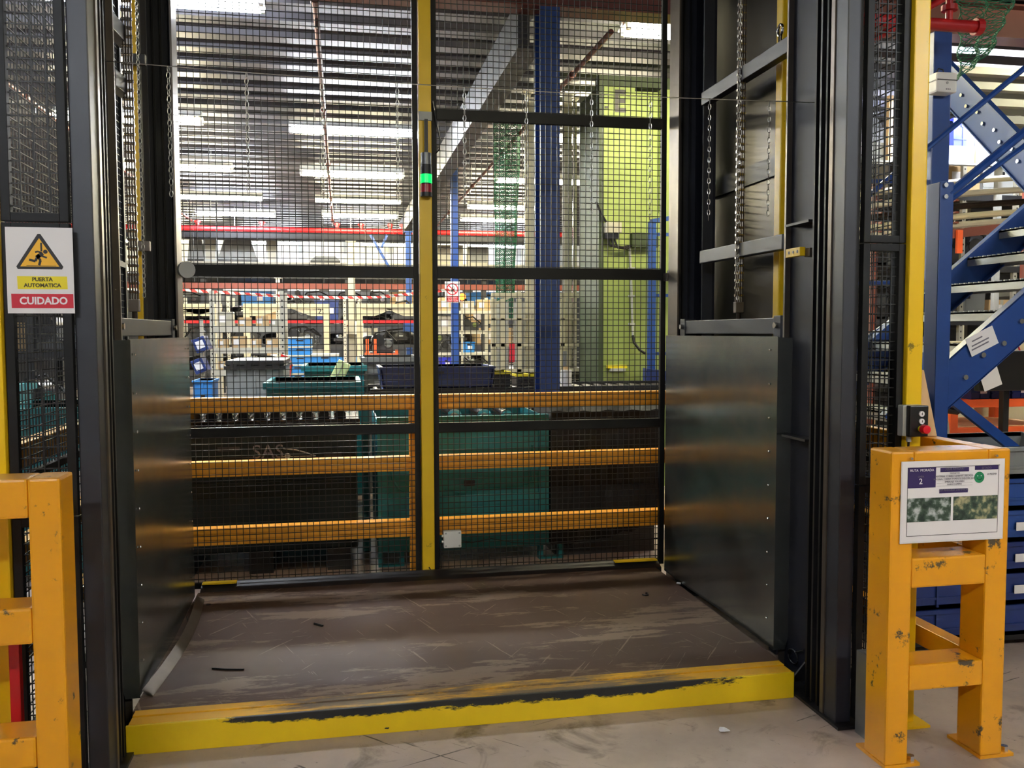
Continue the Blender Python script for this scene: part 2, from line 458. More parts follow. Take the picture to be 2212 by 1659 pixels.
def pipe(x, y0, y1, z, r, label, m='pipe_red'):
    t = thing('sprinkler_pipe', label, 'pipe', (x, y0, z))
    MB().cyl((x, y0, z), (x, y1, z), r, 12).build('pipe_run', 'beam_red', t, smooth=True)
    y = y0+1.2
    while y < y1:
        MB().cyl((x, y-.04, z), (x, y+.04, z), r*1.5, 12).build('coupling', 'beam_red', t)
        MB().cyl((x, y+.1, z), (x, y+.1, CZ+.1), .004, 6).build('hanger_rod', 'chain_steel', t)
        MB().cyl((x, y+.3, z-.02), (x, y+.3, z-.09), .012, 8).build('sprinkler_head', 'chrome', t)
        y += 3.1
mp = at(700, 498, Y=16.2)
pipe(at(690, 120, Z=3.86).x, 1.9, 16.1, 3.86, .022, 'thin red pipe running back overhead left of the yellow post')
pipe(at(1290, 102, Z=3.86).x, 3.35, 16.1, 3.86, .022, 'thin red pipe slanting from top right towards the net')
pipe(at(80, 228, Z=3.86).x, 1.9, 16.1, 3.86, .022, 'thin red pipe seen through the left front mesh')
t = thing('sprinkler_main', 'bright red sprinkler main across the far ceiling', 'pipe', (0, 16.2, mp.z))
MB().cyl((-7, 16.2, mp.z), (5.1, 16.2, mp.z), .055, 14).build('pipe_run', 'pipe_red', t, smooth=True)
for u in (427, 566, 728, 780, 843, 870):
    p = at(u, 495, Y=16.2); MB().cyl((p.x, 16.2, mp.z), (p.x, 16.2, mp.z+.17), .04, 10).build('riser', 'pipe_red', t)
    MB().cyl((p.x, 16.2, mp.z+.12), (p.x, 16.2, mp.z+.16), .07, 10).build('flange', 'pipe_red', t)
for u in (507, 758, 880):
    p = at(u, 495, Y=16.2); MB().cyl((p.x, 16.2, mp.z), (p.x, 16.2, CZ+.02), .01, 6).build('hanger_rod', 'chain_steel', t)

# ================================================================== THE LIFT
DZ = .11
lift = thing('goods_lift_platform', 'worn brown steel lift platform with yellow lip and galvanised side walls', 'lift platform', (.55, .9, 0))
MB().box(-.80, 1.865, .13, 1.70, .04, DZ).build('deck', 'worn_deck', lift)
MB().box(-.797, 1.859, 0, .012, .0, DZ).build('front_lip', 'scuffed_lip', lift, .003)
m = MB(); m.box(-.79, 1.855, .0125, .075, .06, DZ); m.box(-.79, 1.855, .08, .13, .06, DZ+.004)
m.build('sill_strip', 'worn_sill', lift, .002)
m = MB(); m.prism([(1.70, DZ), (1.78, DZ+.035), (1.80, DZ+.035), (1.80, .04), (1.70, .04)], 'x', -.79, 1.90); m.build('rear_lip', 'mast_dark', lift)
for a, b in ((-.785, -.60), (1.62, 1.89)):
    MB().bar((a, 1.765, DZ+.034), (b, 1.765, DZ+.034), .05, .006).build('rear_yellow_edge', 'post_yellow', lift)
def side(sgn, xi, y0, y1, ztop, lab):
    # thin galvanised sheet with a returned front fold, screwed to the frame behind
    out = -sgn                       # outward direction
    th = .004
    p = MB()
    N = 14
    for i in range(N):
        ya = y0+(y1-y0)*i/N; yb = y0+(y1-y0)*(i+1)/N
        wob = lambda q: .006*math.sin(q*4.1+sgn)
        xa, xb_ = xi+wob(ya)*out, xi+wob(yb)*out
        p.add([(xa,ya,DZ+.005),(xb_,yb,DZ+.005),(xb_,yb,ztop),(xa,ya,ztop),(xa+out*th,ya,DZ+.005),(xb_+out*th,yb,DZ+.005),(xb_+out*th,yb,ztop),(xa+out*th,ya,ztop)],
              [(0,1,2,3),(7,6,5,4),(0,4,5,1),(3,2,6,7)]+([(0,3,7,4)] if i == 0 else [])+([(1,5,6,2)] if i == N-1 else []))
    so = p.build('side_wall', 'galvanised', lift)
    fo = MB().prism([(xi, DZ+.005), (xi+out*.055, DZ+.005), (xi+out*.085, DZ+.11), (xi+out*.085, ztop-.006), (xi, ztop-.003)], 'y', y0-.004, y0).build('front_fold', 'galvanised', lift)
    for k in range(9):
        for yy in (y0+.07, y1-.07):
            z = .24+k*(ztop-.30)/8
            MB().sphere((xi-out*.001, yy, z), .0055, 8, (.6,1,1)).build('screw', 'screw_steel', so)
    fx = xi+out*.10
    for yy in (y0+.10, y1-.12):
        MB().box(fx-.035, fx+.035, yy, yy+.07, .05, 1.62).build('frame_post', 'mast_paint', lift, .003)
        MB().cyl((fx-out*.036, yy+.035, 1.575), (fx-out*.05, yy+.035, 1.575), .014, 10).build('bolt', 'screw_steel', lift)
    MB().box(fx-.03, fx+.03, y0+.17, y1-.12, 1.535, 1.61).build('top_rail', 'mast_paint', lift, .003)
    MB().box(fx-.02, fx+.02, y0+.17, y1-.12, .3, .36).build('lower_rail', 'mast_dark', lift)
    MB().prism([(xi+out*.0, .03), (xi+out*.12, .03), (xi+out*.12, .17)], 'y', y0-.16, y0-.15).build('corner_gusset', 'mast_dark', lift)
side(+1, -.797, .25, 1.615, at(350, 731, Y=.9).z if False else 1.525, 'left')
side(-1, 1.890, .25, 1.615, 1.525, 'right')
# bent edge strip lying on the deck at the foot of the left wall
m = MB(); pts = []
for i in range(14):
    t_ = i/13; pts.append((-.772+.035*math.sin(t_*math.pi)+.01*t_, .265+1.28*t_))
for i in range(13):
    (xa, ya), (xb_, yb) = pts[i], pts[i+1]
    m.add([(xa-.022,ya,DZ+.03),(xa+.018,ya,DZ+.006),(xb_+.018,yb,DZ+.006),(xb_-.022,yb,DZ+.03)], [(0,1,2,3)])
    m.add([(xa-.022,ya,DZ+.026),(xa+.018,ya,DZ+.001),(xb_+.018,yb,DZ+.001),(xb_-.022,yb,DZ+.026)], [(3,2,1,0)])
m.build('edge_strip', 'lit_worn_edge', lift)

# ------------------------------------------------------------------ mast columns
ZT = 4.18
def front_mast(side_, label):
    s = side_; c = .55; h = 1.40
    X = lambda d: c+s*d              # d: distance from the lift's middle
    t = thing('front_guide_mast', label, 'lift mast', (X(1.4), 0, 0))
    MB().box(X(1.335), X(1.40), -.275, -.19, 0, ZT).build('guide_post', 'mast_paint', t, .004)
    MB().box(X(1.330), X(1.345), -.19, -.165, 0, ZT).build('lit_rail', 'lit_worn_edge', t)  # pale strip paints the light caught by this ridge
    MB().box(X(1.37), X(1.40), -.19, .0, 0, ZT).build('groove_back', 'mast_dark', t)
    for k, y in enumerate((-.165, -.12, -.075, -.035)):
        MB().box(X(1.345), X(1.37), y, y+.012, 0, ZT).build('door_track', 'mast_dark' if k % 2 == 0 else 'black_paint', t)
    MB().box(X(1.41), X(1.425), .0, .29, .0, ZT).build('channel_web', 'web_paint', t)
    MB().box(X(1.375), X(1.41), .0, .014, .0, ZT).build('front_flange', 'lit_worn_edge', t)  # paler colour stands for light on the flange edge
    MB().box(X(1.385), X(1.41), .276, .29, .0, ZT).build('rear_flange', 'lit_worn_edge', t)  # lit look of the rear flange put into pale steel
    MB().box(X(1.32), X(1.46), -.32, .33, .0, .012).build('base_plate', 'mast_dark', t)
    for y in (-.30, .31):
        MB().cyl((X(1.44), y, .012), (X(1.44), y, .03), .012, 6).build('anchor_bolt', 'screw_steel', t)
    return t
fmL = front_mast(-1, 'left front mast of the lift with dark grooved tracks beside the warning sign')
fmR = front_mast(1, 'right front mast of the lift with wide blue-grey web')
# plates and limit switch on the right mast
for v in (481, 948):
    p = at(1745, v, X=1.94)
    MB().box(1.90, 1.96, .02, .22, p.z-.006, p.z+.004).build('stiffener_plate', 'mast_dark', fmR)
p = at(1750, 545, X=1.93)
t = thing('limit_switch', 'yellow perforated limit switch bracket on the right front mast', 'switch', (1.93, .06, p.z))
MB().box(1.905, 1.959, .015, .06, p.z-.02, p.z+.015).build('mount', 'lit_worn_edge', t)
MB().box(1.88, 1.905, .05, .17, p.z-.015, p.z+.022).build('switch_body', 'post_yellow', t, .002)
for k in range(3): MB().cyl((1.879, .07+k*.035, p.z+.004), (1.8795, .07+k*.035, p.z+.004), .007, 8).build('hole', 'print_black', t)

def rear_mast(s, label):
    X = lambda d: .55+s*d
    t = thing('rear_guide_mast', label, 'lift mast', (X(1.5), 1.6, 0))
    MB().box(X(1.56), X(1.575), 1.47, 1.75, 0, ZT).build('channel_web', 'web_paint', t)
    MB().box(X(1.41), X(1.56), 1.735, 1.75, 0, ZT).build('rear_flange', 'mast_paint', t)
    MB().box(X(1.40), X(1.41), 1.60, 1.75, 0, ZT).build('lit_worn_edge', 'lit_worn_edge', t)  # lit inner edge of the mast painted as a paler strip
    MB().box(X(1.50), X(1.56), 1.47, 1.485, 0, ZT).build('front_flange', 'mast_paint', t)
    for d in (1.44, 1.475, 1.515): MB().box(X(d), X(d)+s*.006, 1.715, 1.735, 0, ZT).build('rib', 'mast_dark', t)
    MB().box(X(1.40), X(1.60), 1.44, 1.80, 0, .012).build('base_plate', 'mast_dark', t)
    return t
rmL = rear_mast(-1, 'left rear mast of the lift, dark grey channel beside the yellow upright')
rmR = rear_mast(1, 'right rear mast of the lift, dark grey channel beside the lime wall')
# tie beams between front and rear mast, right side
def tie(p0, p1, par, X):
    a = at(*p0, X=X); b = at(*p1, X=X)
    MB().bar((X, a.y, a.z), (X, b.y, b.z), .05, .07).build('tie_beam', 'lit_worn_edge' if False else 'mast_paint', par, .004)
tie((1712, 95), (1524, 215), rmR, 2.01)
tie((1700, 522), (1520, 556), rmR, 2.01)
tie((228, 40), (272, 88), rmL, -.93)
tie((236, 165), (272, 195), rmL, -.93)

# yellow uprights inside the side frames
def upright(s, x, y, z0, label):
    t = thing('yellow_upright', label, 'post', (x, y, z0))
    MB().box(x-.03, x+.03, y-.03, y+.03, 0, ZT).build('tube_post', 'post_yellow', t, .006)
    MB().box(x-.06, x+.06, y-.06, y+.06, 0, .01).build('foot_plate', 'post_yellow', t)
upright(1, at(1690, 450, Y=.7).x, .70, 0, 'yellow square upright in front of the shiny right side sheet')
xl = at(293, 400, Y=1.35).x
t = thing('yellow_upright', 'thin yellow upright beside the left rear mast', 'post', (xl, 1.35, 0))
MB().box(at(288, 350, Y=1.35).x, at(301, 350, Y=1.35).x, 1.35, 1.38, 0, ZT).build('tube_post', 'post_yellow', t, .004)
MB().box(at(301, 350, Y=1.35).x, at(306, 350, Y=1.35).x, 1.36, 1.40, 0, ZT).build('dark_backing', 'mast_dark', t)
p = at(1694, 75, X=2.03)
t = thing('eye_bolt', 'shiny eye bolt on the top right tie beam', 'bolt', (2.01, p.y, p.z-.05))
MB().cyl((2.01, p.y, p.z-.075), (2.01, p.y, p.z), .009, 8).build('shank', 'chrome', t)
pts = [(2.01, p.y+.022*math.cos(a*math.pi/8), p.z+.02+.024*math.sin(a*math.pi/8)) for a in range(17)]
MB().tube(pts, .007, 6).build('eye', 'chrome', t)
for (u, v, s) in ((297, 128, 1), (307, 530, 1)):
    p = at(u, v, Y=1.30)
    t = thing('wall_clip', ('dark clamp on the thin left yellow upright, upper one', 'pale bracket across the thin left yellow upright, lower one')[v > 300], 'bracket', (p.x, 1.3, p.z))
    MB().box(p.x-.055, p.x+.04, 1.27, 1.31, p.z-.03, p.z+.02).build('plate', 'mast_dark' if v < 300 else 'lit_worn_edge', t, .003)
    MB().box(p.x-.055, p.x-.03, 1.20, 1.28, p.z-.01, p.z+.0).build('arm', 'lit_worn_edge', t)

# side cladding: sheet on the right, mesh on the left
t = thing('side_sheet', 'glossy dark metal sheet closing the right side of the lift shaft', 'panel', (2.17, 1, 0))
for (z0, z1) in ((.05, 1.5), (1.5, 2.35), (2.35, 4.15)):
    MB().box(2.165, 2.168, .36, 1.62, z0+.002, z1-.002).build('sheet', 'sheet_panel', t)
for z in (2.33,): MB().box(2.150, 2.164, .36, 1.62, z, z+.10).build('sheet_batten', 'mast_dark', t)
MB().box(2.169, 2.20, .34, .38, 0, 4.15).build('sheet_post', 'mast_dark', t)

def grid(plane, a0, a1, z0, z1, c, pitch=.035, r=.0019):
    m = MB(); n = int((a1-a0)/pitch)
    def P(a, z, d): return (a, c+d, z) if plane == 'y' else (c+d, a, z)
    for i in range(n+1):
        a = a0+i*(a1-a0)/n; m.bar(P(a, z0, 0), P(a, z1, 0), r*2, r*2)
    k = int((z1-z0)/pitch)
    for i in range(k+1):
        z = z0+i*(z1-z0)/k; m.bar(P(a0, z, r*1.6), P(a1, z, r*1.6), r*2, r*2)
    return m
def mesh_panel(name, label, plane, a0, a1, z0, z1, c, fr=.03, bars=(), th=.03):
    t = thing(name, label, 'fence panel', ((a0+a1)/2, c, z0) if plane == 'y' else (c, (a0+a1)/2, z0))
    def B(p0, p1, q0, q1, nm):
        m = MB()
        if plane == 'y': m.box(p0, p1, c-th/2, c+th/2, q0, q1)
        else: m.box(c-th/2, c+th/2, p0, p1, q0, q1)
        m.build(nm, 'black_paint', t, .002)
    B(a0, a0+fr, z0, z1, 'stile'); B(a1-fr, a1, z0, z1, 'stile')
    B(a0+fr, a1-fr, z0, z0+fr, 'rail'); B(a0+fr, a1-fr, z1-fr, z1, 'rail')
    for (q0, q1) in bars: B(a0+fr, a1-fr, q0, q1, 'rail')
    w_ = grid(plane, a0+fr*.5, a1-fr*.5, z0+fr*.5, z1-fr*.5, c).build('wire_mesh', 'wire_black', t, stuff=True)
    return t
# rear fence: two leaves and the post between them
XF0, XP0, XP1, XF1 = -.98, .453, .525, 1.97
zA, zB = at(905, 601, Y=1.86).z, at(905, 576, Y=1.86).z
zC, zD = .955, 1.01
zE, zF = at(1200, 270, Y=1.86).z, at(1200, 247, Y=1.86).z
mesh_panel('rear_gate_leaf', 'black mesh gate leaf behind the lift, left of the yellow post', 'y', XF0, XP0-.003, .09, 4.1, 1.86, .032, [(zA, zB), (zC, zD)])
mesh_panel('rear_gate_leaf', 'black mesh gate leaf behind the lift, right of the yellow post', 'y', XP1+.003, XF1, .09, 4.1, 1.86, .032, [(zA, zB), (zC, zD), (zE, zF)])
t = thing('centre_post', 'tall yellow post in the middle of the rear fence', 'post', (.489, 1.86, 0))
MB().box(XP0, XP1, 1.80, 1.875, 0, ZT).build('tube_post', 'post_yellow', t, .005)
# beacon
zb1 = at(922, 330, Y=1.78).z; zb0 = at(922, 424, Y=1.78).z
bc = thing('signal_beacon', 'stack light with glowing green and dark red segment on the centre post', 'signal light', (.489, 1.765, zb0))
def seg(v0, v1, m, r, name):
    MB().cyl((.489, 1.765, at(922, v1, Y=1.765).z), (.489, 1.765, at(922, v0, Y=1.765).z), r, 18).build(name, m, bc, smooth=True)
seg(331, 356, 'door_frame_grey', .031, 'cap'); seg(356, 377, 'mast_dark', .033, 'blank_segment'); seg(377, 396, 'lamp_green', .034, 'green_lens')
seg(396, 399, 'mast_dark', .031, 'ring'); seg(399, 416, 'lamp_red', .033, 'red_lens'); seg(416, 425, 'mast_dark', .034, 'base')
z0 = at(922, 330, Y=1.77).z; z1 = at(922, 258, Y=1.77).z
MB().box(.482, .500, 1.755, 1.80, z0, z1).build('bracket', 'mast_dark', bc)
MB().box(XP0-.002, XP1+.002, 1.793, 1.799, z1, z1+.05).build('bracket_plate', 'door_frame_grey', bc)
pts = [(.535, 1.83, z1+.12), (.56, 1.82, z1-.02), (.575, 1.81, z1-.10), (.57, 1.80, z1-.16), (.545, 1.79, z1-.19)]
tagm('signal_cable', MB().tube(pts, .004), 'black_plastic', 'thin black cable hanging beside the signal beacon', 'cable')
# junction box
x0, x1, z0, z1 = rect(958, 1146, 996, 1182, 1.82)
jb = thing('junction_box', 'small white junction box on the mesh near the foot of the centre post', 'box', ((x0+x1)/2, 1.82, z0))
MB().box(x0, x1, 1.80, 1.842, z0, z1).build('box_body', 'white_enamel', jb, .005)
for xx in (x0+.012, x1-.012):
    for zz in (z0+.012, z1-.012): MB().cyl((xx, 1.799, zz), (xx, 1.801, zz), .006, 8).build('screw', 'light_grey', jb)
for zz in (z0+.035, z0+.07): MB().cyl((x0-.01, 1.82, zz), (x0, 1.82, zz), .008, 8).build('gland', 'white_enamel', jb)
pts = [(x0-.01, 1.82, z0+.03), (x0-.02, 1.82, z0-.02), (x0-.015, 1.82, z0-.12), (x0-.04, 1.81, z0-.19), (x0-.09, 1.80, .16)]
tagm('black_cable', MB().tube(pts, .004), 'black_plastic', 'black cable dropping from the white junction box', 'cable')
pts = [at(u, v, Y=1.835) for u, v in ((996, 1168), (1020, 1172), (1060, 1163), (1110, 1172), (1180, 1173), (1260, 1167), (1340, 1168), (1420, 1162))]
tagm('long_cable', MB().tube(pts, .003), 'black_plastic', 'thin cable strung along the mesh right of the junction box', 'cable')
# buffer disc and latch
p = at(404, 583, Y=1.62)
t = thing('rubber_buffer', 'round pale buffer disc sticking out of the left rear mast', 'buffer', (p.x, 1.62, p.z))
MB().cyl((-.85, 1.62, p.z), (p.x-.005, 1.62, p.z), .018, 10).build('stub', 'lit_worn_edge', t)
MB().cyl((p.x-.008, 1.62, p.z), (p.x+.004, 1.60, p.z), .045, 20).build('disc', 'light_grey', t)
x0, x1, z0, z1 = rect(1437, 590, 1464, 607, 1.80)
t = thing('gate_latch', 'steel latch block where the fence beam meets the right rear mast', 'latch', (x0, 1.8, z0))
MB().box(x0, x1, 1.77, 1.842, z0, z1).build('latch_body', 'lit_worn_edge', t, .003)
MB().cyl((x0+.02, 1.80, z1), (x0+.02, 1.80, z1+.015), .008, 8).build('bolt', 'screw_steel', t)

# ------------------------------------------------------------------ lift chains
def link_mesh(name, o, par, m):
    return o
def roller_chain(x, y, z0, label):
    t = thing('lifting_chain', label, 'chain', (x, y, z0))
    n = int((ZT-z0-.1)/.038); base = None; base2 = None
    for i in range(n):
        z = z0+.10+i*.038
        if base is None:
            m = MB()
            for dx in (-.016, -.005, .006, .017): m.box(x+dx-.0025, x+dx+.0025, y-.009, y+.009, z-.021, z+.021)
            base = m.build('chain_link', 'roller_steel', t, .002)
            base2 = MB().cyl((x-.022, y, z+.019), (x+.022, y, z+.019), .0075, 8).build('pin', 'screw_steel', t); zb_ = z
        else:
            for b in (base, base2):
                c = b.copy(); C.objects.link(c); c.parent = t; c.location = (0, 0, z-zb_)
    MB().box(x-.022, x+.022, y-.016, y+.016, z0+.03, z0+.085).build('clevis', 'lit_worn_edge', t, .003)
    MB().cyl((x, y, z0-.01), (x, y, z0+.035), .011, 10).build('threaded_rod', 'roller_steel', t)
    return t
roller_chain(1.99, .86, 1.612, 'heavy leaf chain hauling the right side of the platform')
roller_chain(-.897, .80, 1.612, 'heavy leaf chain hauling the left side of the platform')
def link_chain(x, y, ztop, length, r=.0022):
    m = MB(); pitch = .021; n = int(length/pitch)
    for i in range(n):
        z = ztop-(i+.5)*pitch; a = i % 2
        pts = []
        for k in range(9):
            t_ = k*math.pi/4; du = .006*math.cos(t_); dz = .0125*math.sin(t_)
            pts.append((x+du, y, z+dz) if a else (x+du*.4, y+du, z+dz))
        m.tube(pts, r, 4)
    return m
tagm('link_chain', link_chain(1.955, .80, 4.1, 2.4), 'chain_steel', 'thin bright chain beside the right lifting chain', 'chain')
tagm('link_chain', link_chain(-.855, .80, 4.1, 2.4), 'chain_steel', 'thin bright chain beside the left lifting chain', 'chain')

# rope with ten short chains across the opening
yr = .03
pa, pb = at(232, 132, Y=yr), at(1772, 222, Y=yr)
pa.x = -.826
def rope_z(x): s_ = (x-pa.x)/(pb.x-pa.x); return pa.z+(pb.z-pa.z)*s_-.02*math.sin(math.pi*s_)
tagm('steel_rope', MB().tube([(pa.x+(pb.x-pa.x)*i/20, yr, rope_z(pa.x+(pb.x-pa.x)*i/20)) for i in range(21)], .0018, 5), 'chain_steel', 'thin wire rope strung across the lift opening', 'rope')
CH_U = [(363, 138, 430), (532, 160, 425), (695, 168, 432), (858, 180, 440), (1003, 190, 450), (1137, 200, 460), (1278, 208, 462), (1405, 212, 478), (1533, 218, 480), (1662, 222, 475)]
desc = ['short chain hanging on the rope in front of the left rear mast', 'short chain on the rope, first one clear of the left mast', 'short chain on the rope beside the thin overhead red pipe', 'short chain on the rope just left of the yellow post',
        'short chain on the rope first right of the yellow post', 'short chain on the rope just left of the big blue column', 'short chain on the rope right of the big blue column', 'short chain on the rope in front of the lime wall',
        'short chain on the rope in front of the shiny side sheet, left one', 'short chain on the rope beside the right yellow upright']
for (u, v0, v1), d in zip(CH_U, desc):
    a = at(u, v0, Y=yr); zt = rope_z(a.x); L = zt-at(u, v1, Y=yr).z
    tagm('hanging_chain', link_chain(a.x, yr, zt, L, .0017), 'chain_steel', d, 'chain', group='short chains hanging from the wire rope')

# ================================================================== FRONT SCREENS
YP = -.285
zL0 = at(100, 1115, Y=YP).z; zL1 = at(100, 480, Y=YP).z
sx0 = at(17, 800, Y=YP).x; sx1 = .55-1.402
mesh_panel('front_screen', 'black mesh screen left of the lift, uppermost section', 'y', sx0, sx1, zL1, 4.1, YP, .028)
mesh_panel('front_screen', 'black mesh screen left of the lift, section behind the warning sign', 'y', sx0, sx1, zL0, zL1-.004, YP, .028)
mesh_panel('front_screen', 'black mesh screen left of the lift, bottom section behind the barrier', 'y', sx0, sx1, .03, zL0-.004, YP, .028)
zR1 = at(1905, 525, Y=YP).z; zR0 = at(1880, 1045, Y=YP).z
rx0 = .55+1.402; rx1 = 2.13
mesh_panel('front_screen', 'black mesh screen right of the lift, uppermost section', 'y', rx0, rx1, zR1, 4.1, YP, .028)
mesh_panel('front_screen', 'black mesh screen right of the lift, middle section', 'y', rx0, rx1, zR0, zR1-.004, YP, .028)
mesh_panel('front_screen', 'black mesh screen right of the lift, bottom section behind the barrier', 'y', rx0, rx1, .03, zR0-.004, YP, .028)
def fpost(x0, x1, label):
    t = thing('screen_post', label, 'post', ((x0+x1)/2, YP, 0))
    MB().box(x0, x1, YP-.035, YP+.035, 0, ZT).build('tube_post', 'post_yellow', t, .006)
    MB().box(x0-.04, x1+.04, YP-.08, YP+.08, 0, .01).build('foot_plate', 'post_yellow', t)
    return t
fpost(sx0-.075, sx0-.003, 'yellow post at the far left edge of the picture')
fpost(rx1+.003, rx1+.069, 'yellow post right of the lift carrying the control box')
mesh_panel('side_screen', 'mesh screen along the left side of the lift shaft', 'x', -.20, 1.80, .05, 4.1, -1.16, .03, [(1.0, 1.03), (1.9, 1.93)])
mesh_panel('side_screen', 'mesh screen along the right side of the lift shaft', 'x', -.235, .33, .05, 4.1, 2.152, .03, [(1.0, 1.03)])
# grey angle piece and anchor plate beside the right barrier
x0 = at(1868, 1500, Y=-.40).x
t = thing('door_stop', 'short grey metal channel standing beside the right barrier', 'channel', (x0, -.4, 0))
zt = at(1875, 1415, Y=-.40).z
MB().box(x0, x0+.012, -.42, -.34, 0, zt).build('flange', 'door_frame_grey', t)
MB().box(x0+.012, x0+.05, -.36, -.34, 0, zt).build('web', 'door_frame_grey', t)
# cable loop on the floor between the masts
c0 = at(1716, 1418, X=1.958)
pts = [(1.952, c0.y+.035*math.cos(a/3)*(1+.1*a/6), c0.z+.03*math.sin(a/3)) for a in range(0, 26)]+[(1.952, c0.y-.09, c0.z+.06)]
tagm('cable_loop', MB().tube(pts, .004), 'black_plastic', 'coiled black cable at the foot of the right mast', 'cable')

# ------------------------------------------------------------------ warning sign on the left
def sign_left():
    Ys = YP-.018
    a = at(12, 490, Y=Ys); b = at(157, 490, Y=Ys); c_ = at(161, 677, Y=Ys)
    x0, x1, z1, z0 = at(14, 583, Y=Ys).x, at(159, 583, Y=Ys).x, a.z, c_.z
    W_, H_ = x1-x0, z1-z0
    t = thing('warning_sign', 'white sign with amber falling-person triangle reading PUERTA AUTOMATICA CUIDADO', 'sign', (x0, Ys, z0))
    MB().box(x0, x1, Ys-.0015, Ys+.0015, z0, z1).build('sign_board', 'paper', t)
    q = lambda u, v: (x0+u*W_, z0+(1-v)*H_)
    def poly(pts, m, name, d): MB().prism([q(*p) for p in pts], 'y', Ys-.0015-d, Ys-.0015).build(name, m, t)
    cx, ty, by, hw = .5, .075, .485, .35
    poly([(cx-.02, ty), (cx+.02, ty), (cx+hw, by-.03), (cx+hw-.02, by), (cx-hw+.02, by), (cx-hw, by-.03)], 'print_black', 'triangle_border', .0006)
    poly([(cx, .125), (cx+.292, .455), (cx-.292, .455)], 'print_amber', 'triangle_field', .0010)
    fig = MB()
    def stroke(pts, wd):
        for i in range(len(pts)-1):
            (u0, v0), (u1, v1) = pts[i], pts[i+1]
            p0 = Vector((x0+u0*W_, Ys-.0030, z0+(1-v0)*H_)); p1 = Vector((x0+u1*W_, Ys-.0030, z0+(1-v1)*H_))
            fig.bar(p0, p1, .0012, wd*W_, (0, 0, 1)) if abs(u1-u0) > 1e-6 else fig.box(p0.x-wd*W_/2, p0.x+wd*W_/2, Ys-.0036, Ys-.0024, min(p0.z, p1.z), max(p0.z, p1.z))
    Q = lambda u, v: ((u-78)/1035, (v-135)/1365)       # pixels of the close-up view of the sign
    stroke([Q(627, 378), Q(627, 515)], .026)
    stroke([Q(650, 545), Q(600, 575), Q(555, 610)], .055)
    stroke([Q(600, 575), Q(550, 615)], .065)
    stroke([Q(625, 540), Q(575, 515), Q(530, 528)], .026)
    stroke([Q(625, 585), Q(665, 600), Q(708, 615)], .028)
    stroke([Q(555, 610), Q(530, 672), Q(435, 648)], .036)
    stroke([Q(570, 610), Q(610, 655), Q(585, 735)], .036)
    hu, hv = Q(688, 520)
    fig.cyl((x0+hu*W_, Ys-.0036, z0+(1-hv)*H_), (x0+hu*W_, Ys-.0024, z0+(1-hv)*H_), .033*W_, 16)
    fig.build('falling_figure', 'print_black', t)
    poly([Q(390, 738), Q(850, 740), Q(850, 747), Q(390, 745)], 'print_brown', 'ground_line', .0014)
    poly([(.155, .568), (.90, .568), (.905, .718), (.16, .718)], 'print_yellow', 'yellow_band', .0006)
    poly([(.06, .772), (.985, .772), (.985, .94), (.062, .94)], 'print_red', 'red_band', .0006)
    X_, Z_ = q(.53, .605); text('PUERTA', .062*H_, (X_, Ys-.0026, Z_), 'print_brown', t, bold=.03)
    X_, Z_ = q(.53, .675); text('AUTOMATICA', .062*H_, (X_, Ys-.0026, Z_), 'print_brown', t, bold=.03)
    X_, Z_ = q(.54, .857); text('CUIDADO', .118*H_, (X_, Ys-.0026, Z_), 'print_white', t, bold=.03, sx=.95)
sign_left()

# ------------------------------------------------------------------ crash barriers
def barrier(name, label, X, U, s, zt=1.13):
    y0, y1 = -.63, -.50
    t = thing(name, label, 'barrier', (sum(X)/2, y0, 0))
    xa, xb_ = X
    MB().box(xa, xa+.088, y0, y1, .012, zt).build('stile', 'barrier_yellow', t, .008)
    MB().box(xb_-.088, xb_, y0, y1, .012, zt).build('stile', 'barrier_yellow', t, .008)
    for (q0, q1) in ((1.015, zt), (.645, .752), (.275, .368)):
        MB().box(xa+.088, xb_-.088, y0, y1, q0, q1).build('cross_rail', 'barrier_yellow', t, .008)
    for xx in (xa, xb_-.088):
        MB().box(xx+.0, xx+.138, y0+.0, y1+.05, 0, .012).build('base_plate', 'barrier_yellow', t)
        for dx, dy in ((.114, .02), (.114, .15)):
            MB().cyl((xx+dx, y0+dy, .012), (xx+dx, y0+dy, .032), .014, 6).build('anchor_bolt', 'screw_steel', t)
    # arm that runs back along the side of the shaft
    xx0, xx1 = (xb_-.088, xb_) if s > 0 else (xa, xa+.088)
    for (q0, q1) in ((1.03, zt), (.66, .752), (.29, .368)):
        MB().box(xx0+.01, xx1-.01, y1, 2.02, q0, q1).build('side_rail', 'barrier_yellow', t, .006)
    MB().box(xx0+.01, xx1-.01, 1.93, 2.02, .0, 1.03).build('rear_post', 'barrier_yellow', t, .006)
    return t
bR = barrier('crash_barrier', 'scuffed yellow barrier right of the lift with an information sheet on it', (1.866, 2.336), None, 1)
xL = at(129, 1037, Y=-.63).x
bL = barrier('crash_barrier', 'yellow barrier cut by the left edge of the picture', (xL-.47, xL), None, -1)
# hold the left barrier's far arm clear of the screens
# rear guard rail
gr = thing('rear_guard_rail', 'orange-yellow guard rail with three bars behind the rear mesh gate', 'guard rail', (.55, 2.0, 0))
for (q0, q1) in ((1.082, 1.172), (.712, .800), (.312, .412)):
    MB().box(-1.15, 2.235, 1.95, 2.03, q0, q1).build('rail_bar', 'rail_yellow', gr, .006)
xm = at(895, 1000, Y=1.95).x
MB().box(xm-.027, xm+.027, 1.96, 2.02, 0, 1.16).build('rail_post', 'rail_yellow', gr, .004)
for x in (-1.06, 2.17): MB().box(x, x+.05, 1.96, 2.02, 0, 1.16).build('rail_post', 'rail_yellow', gr, .004)

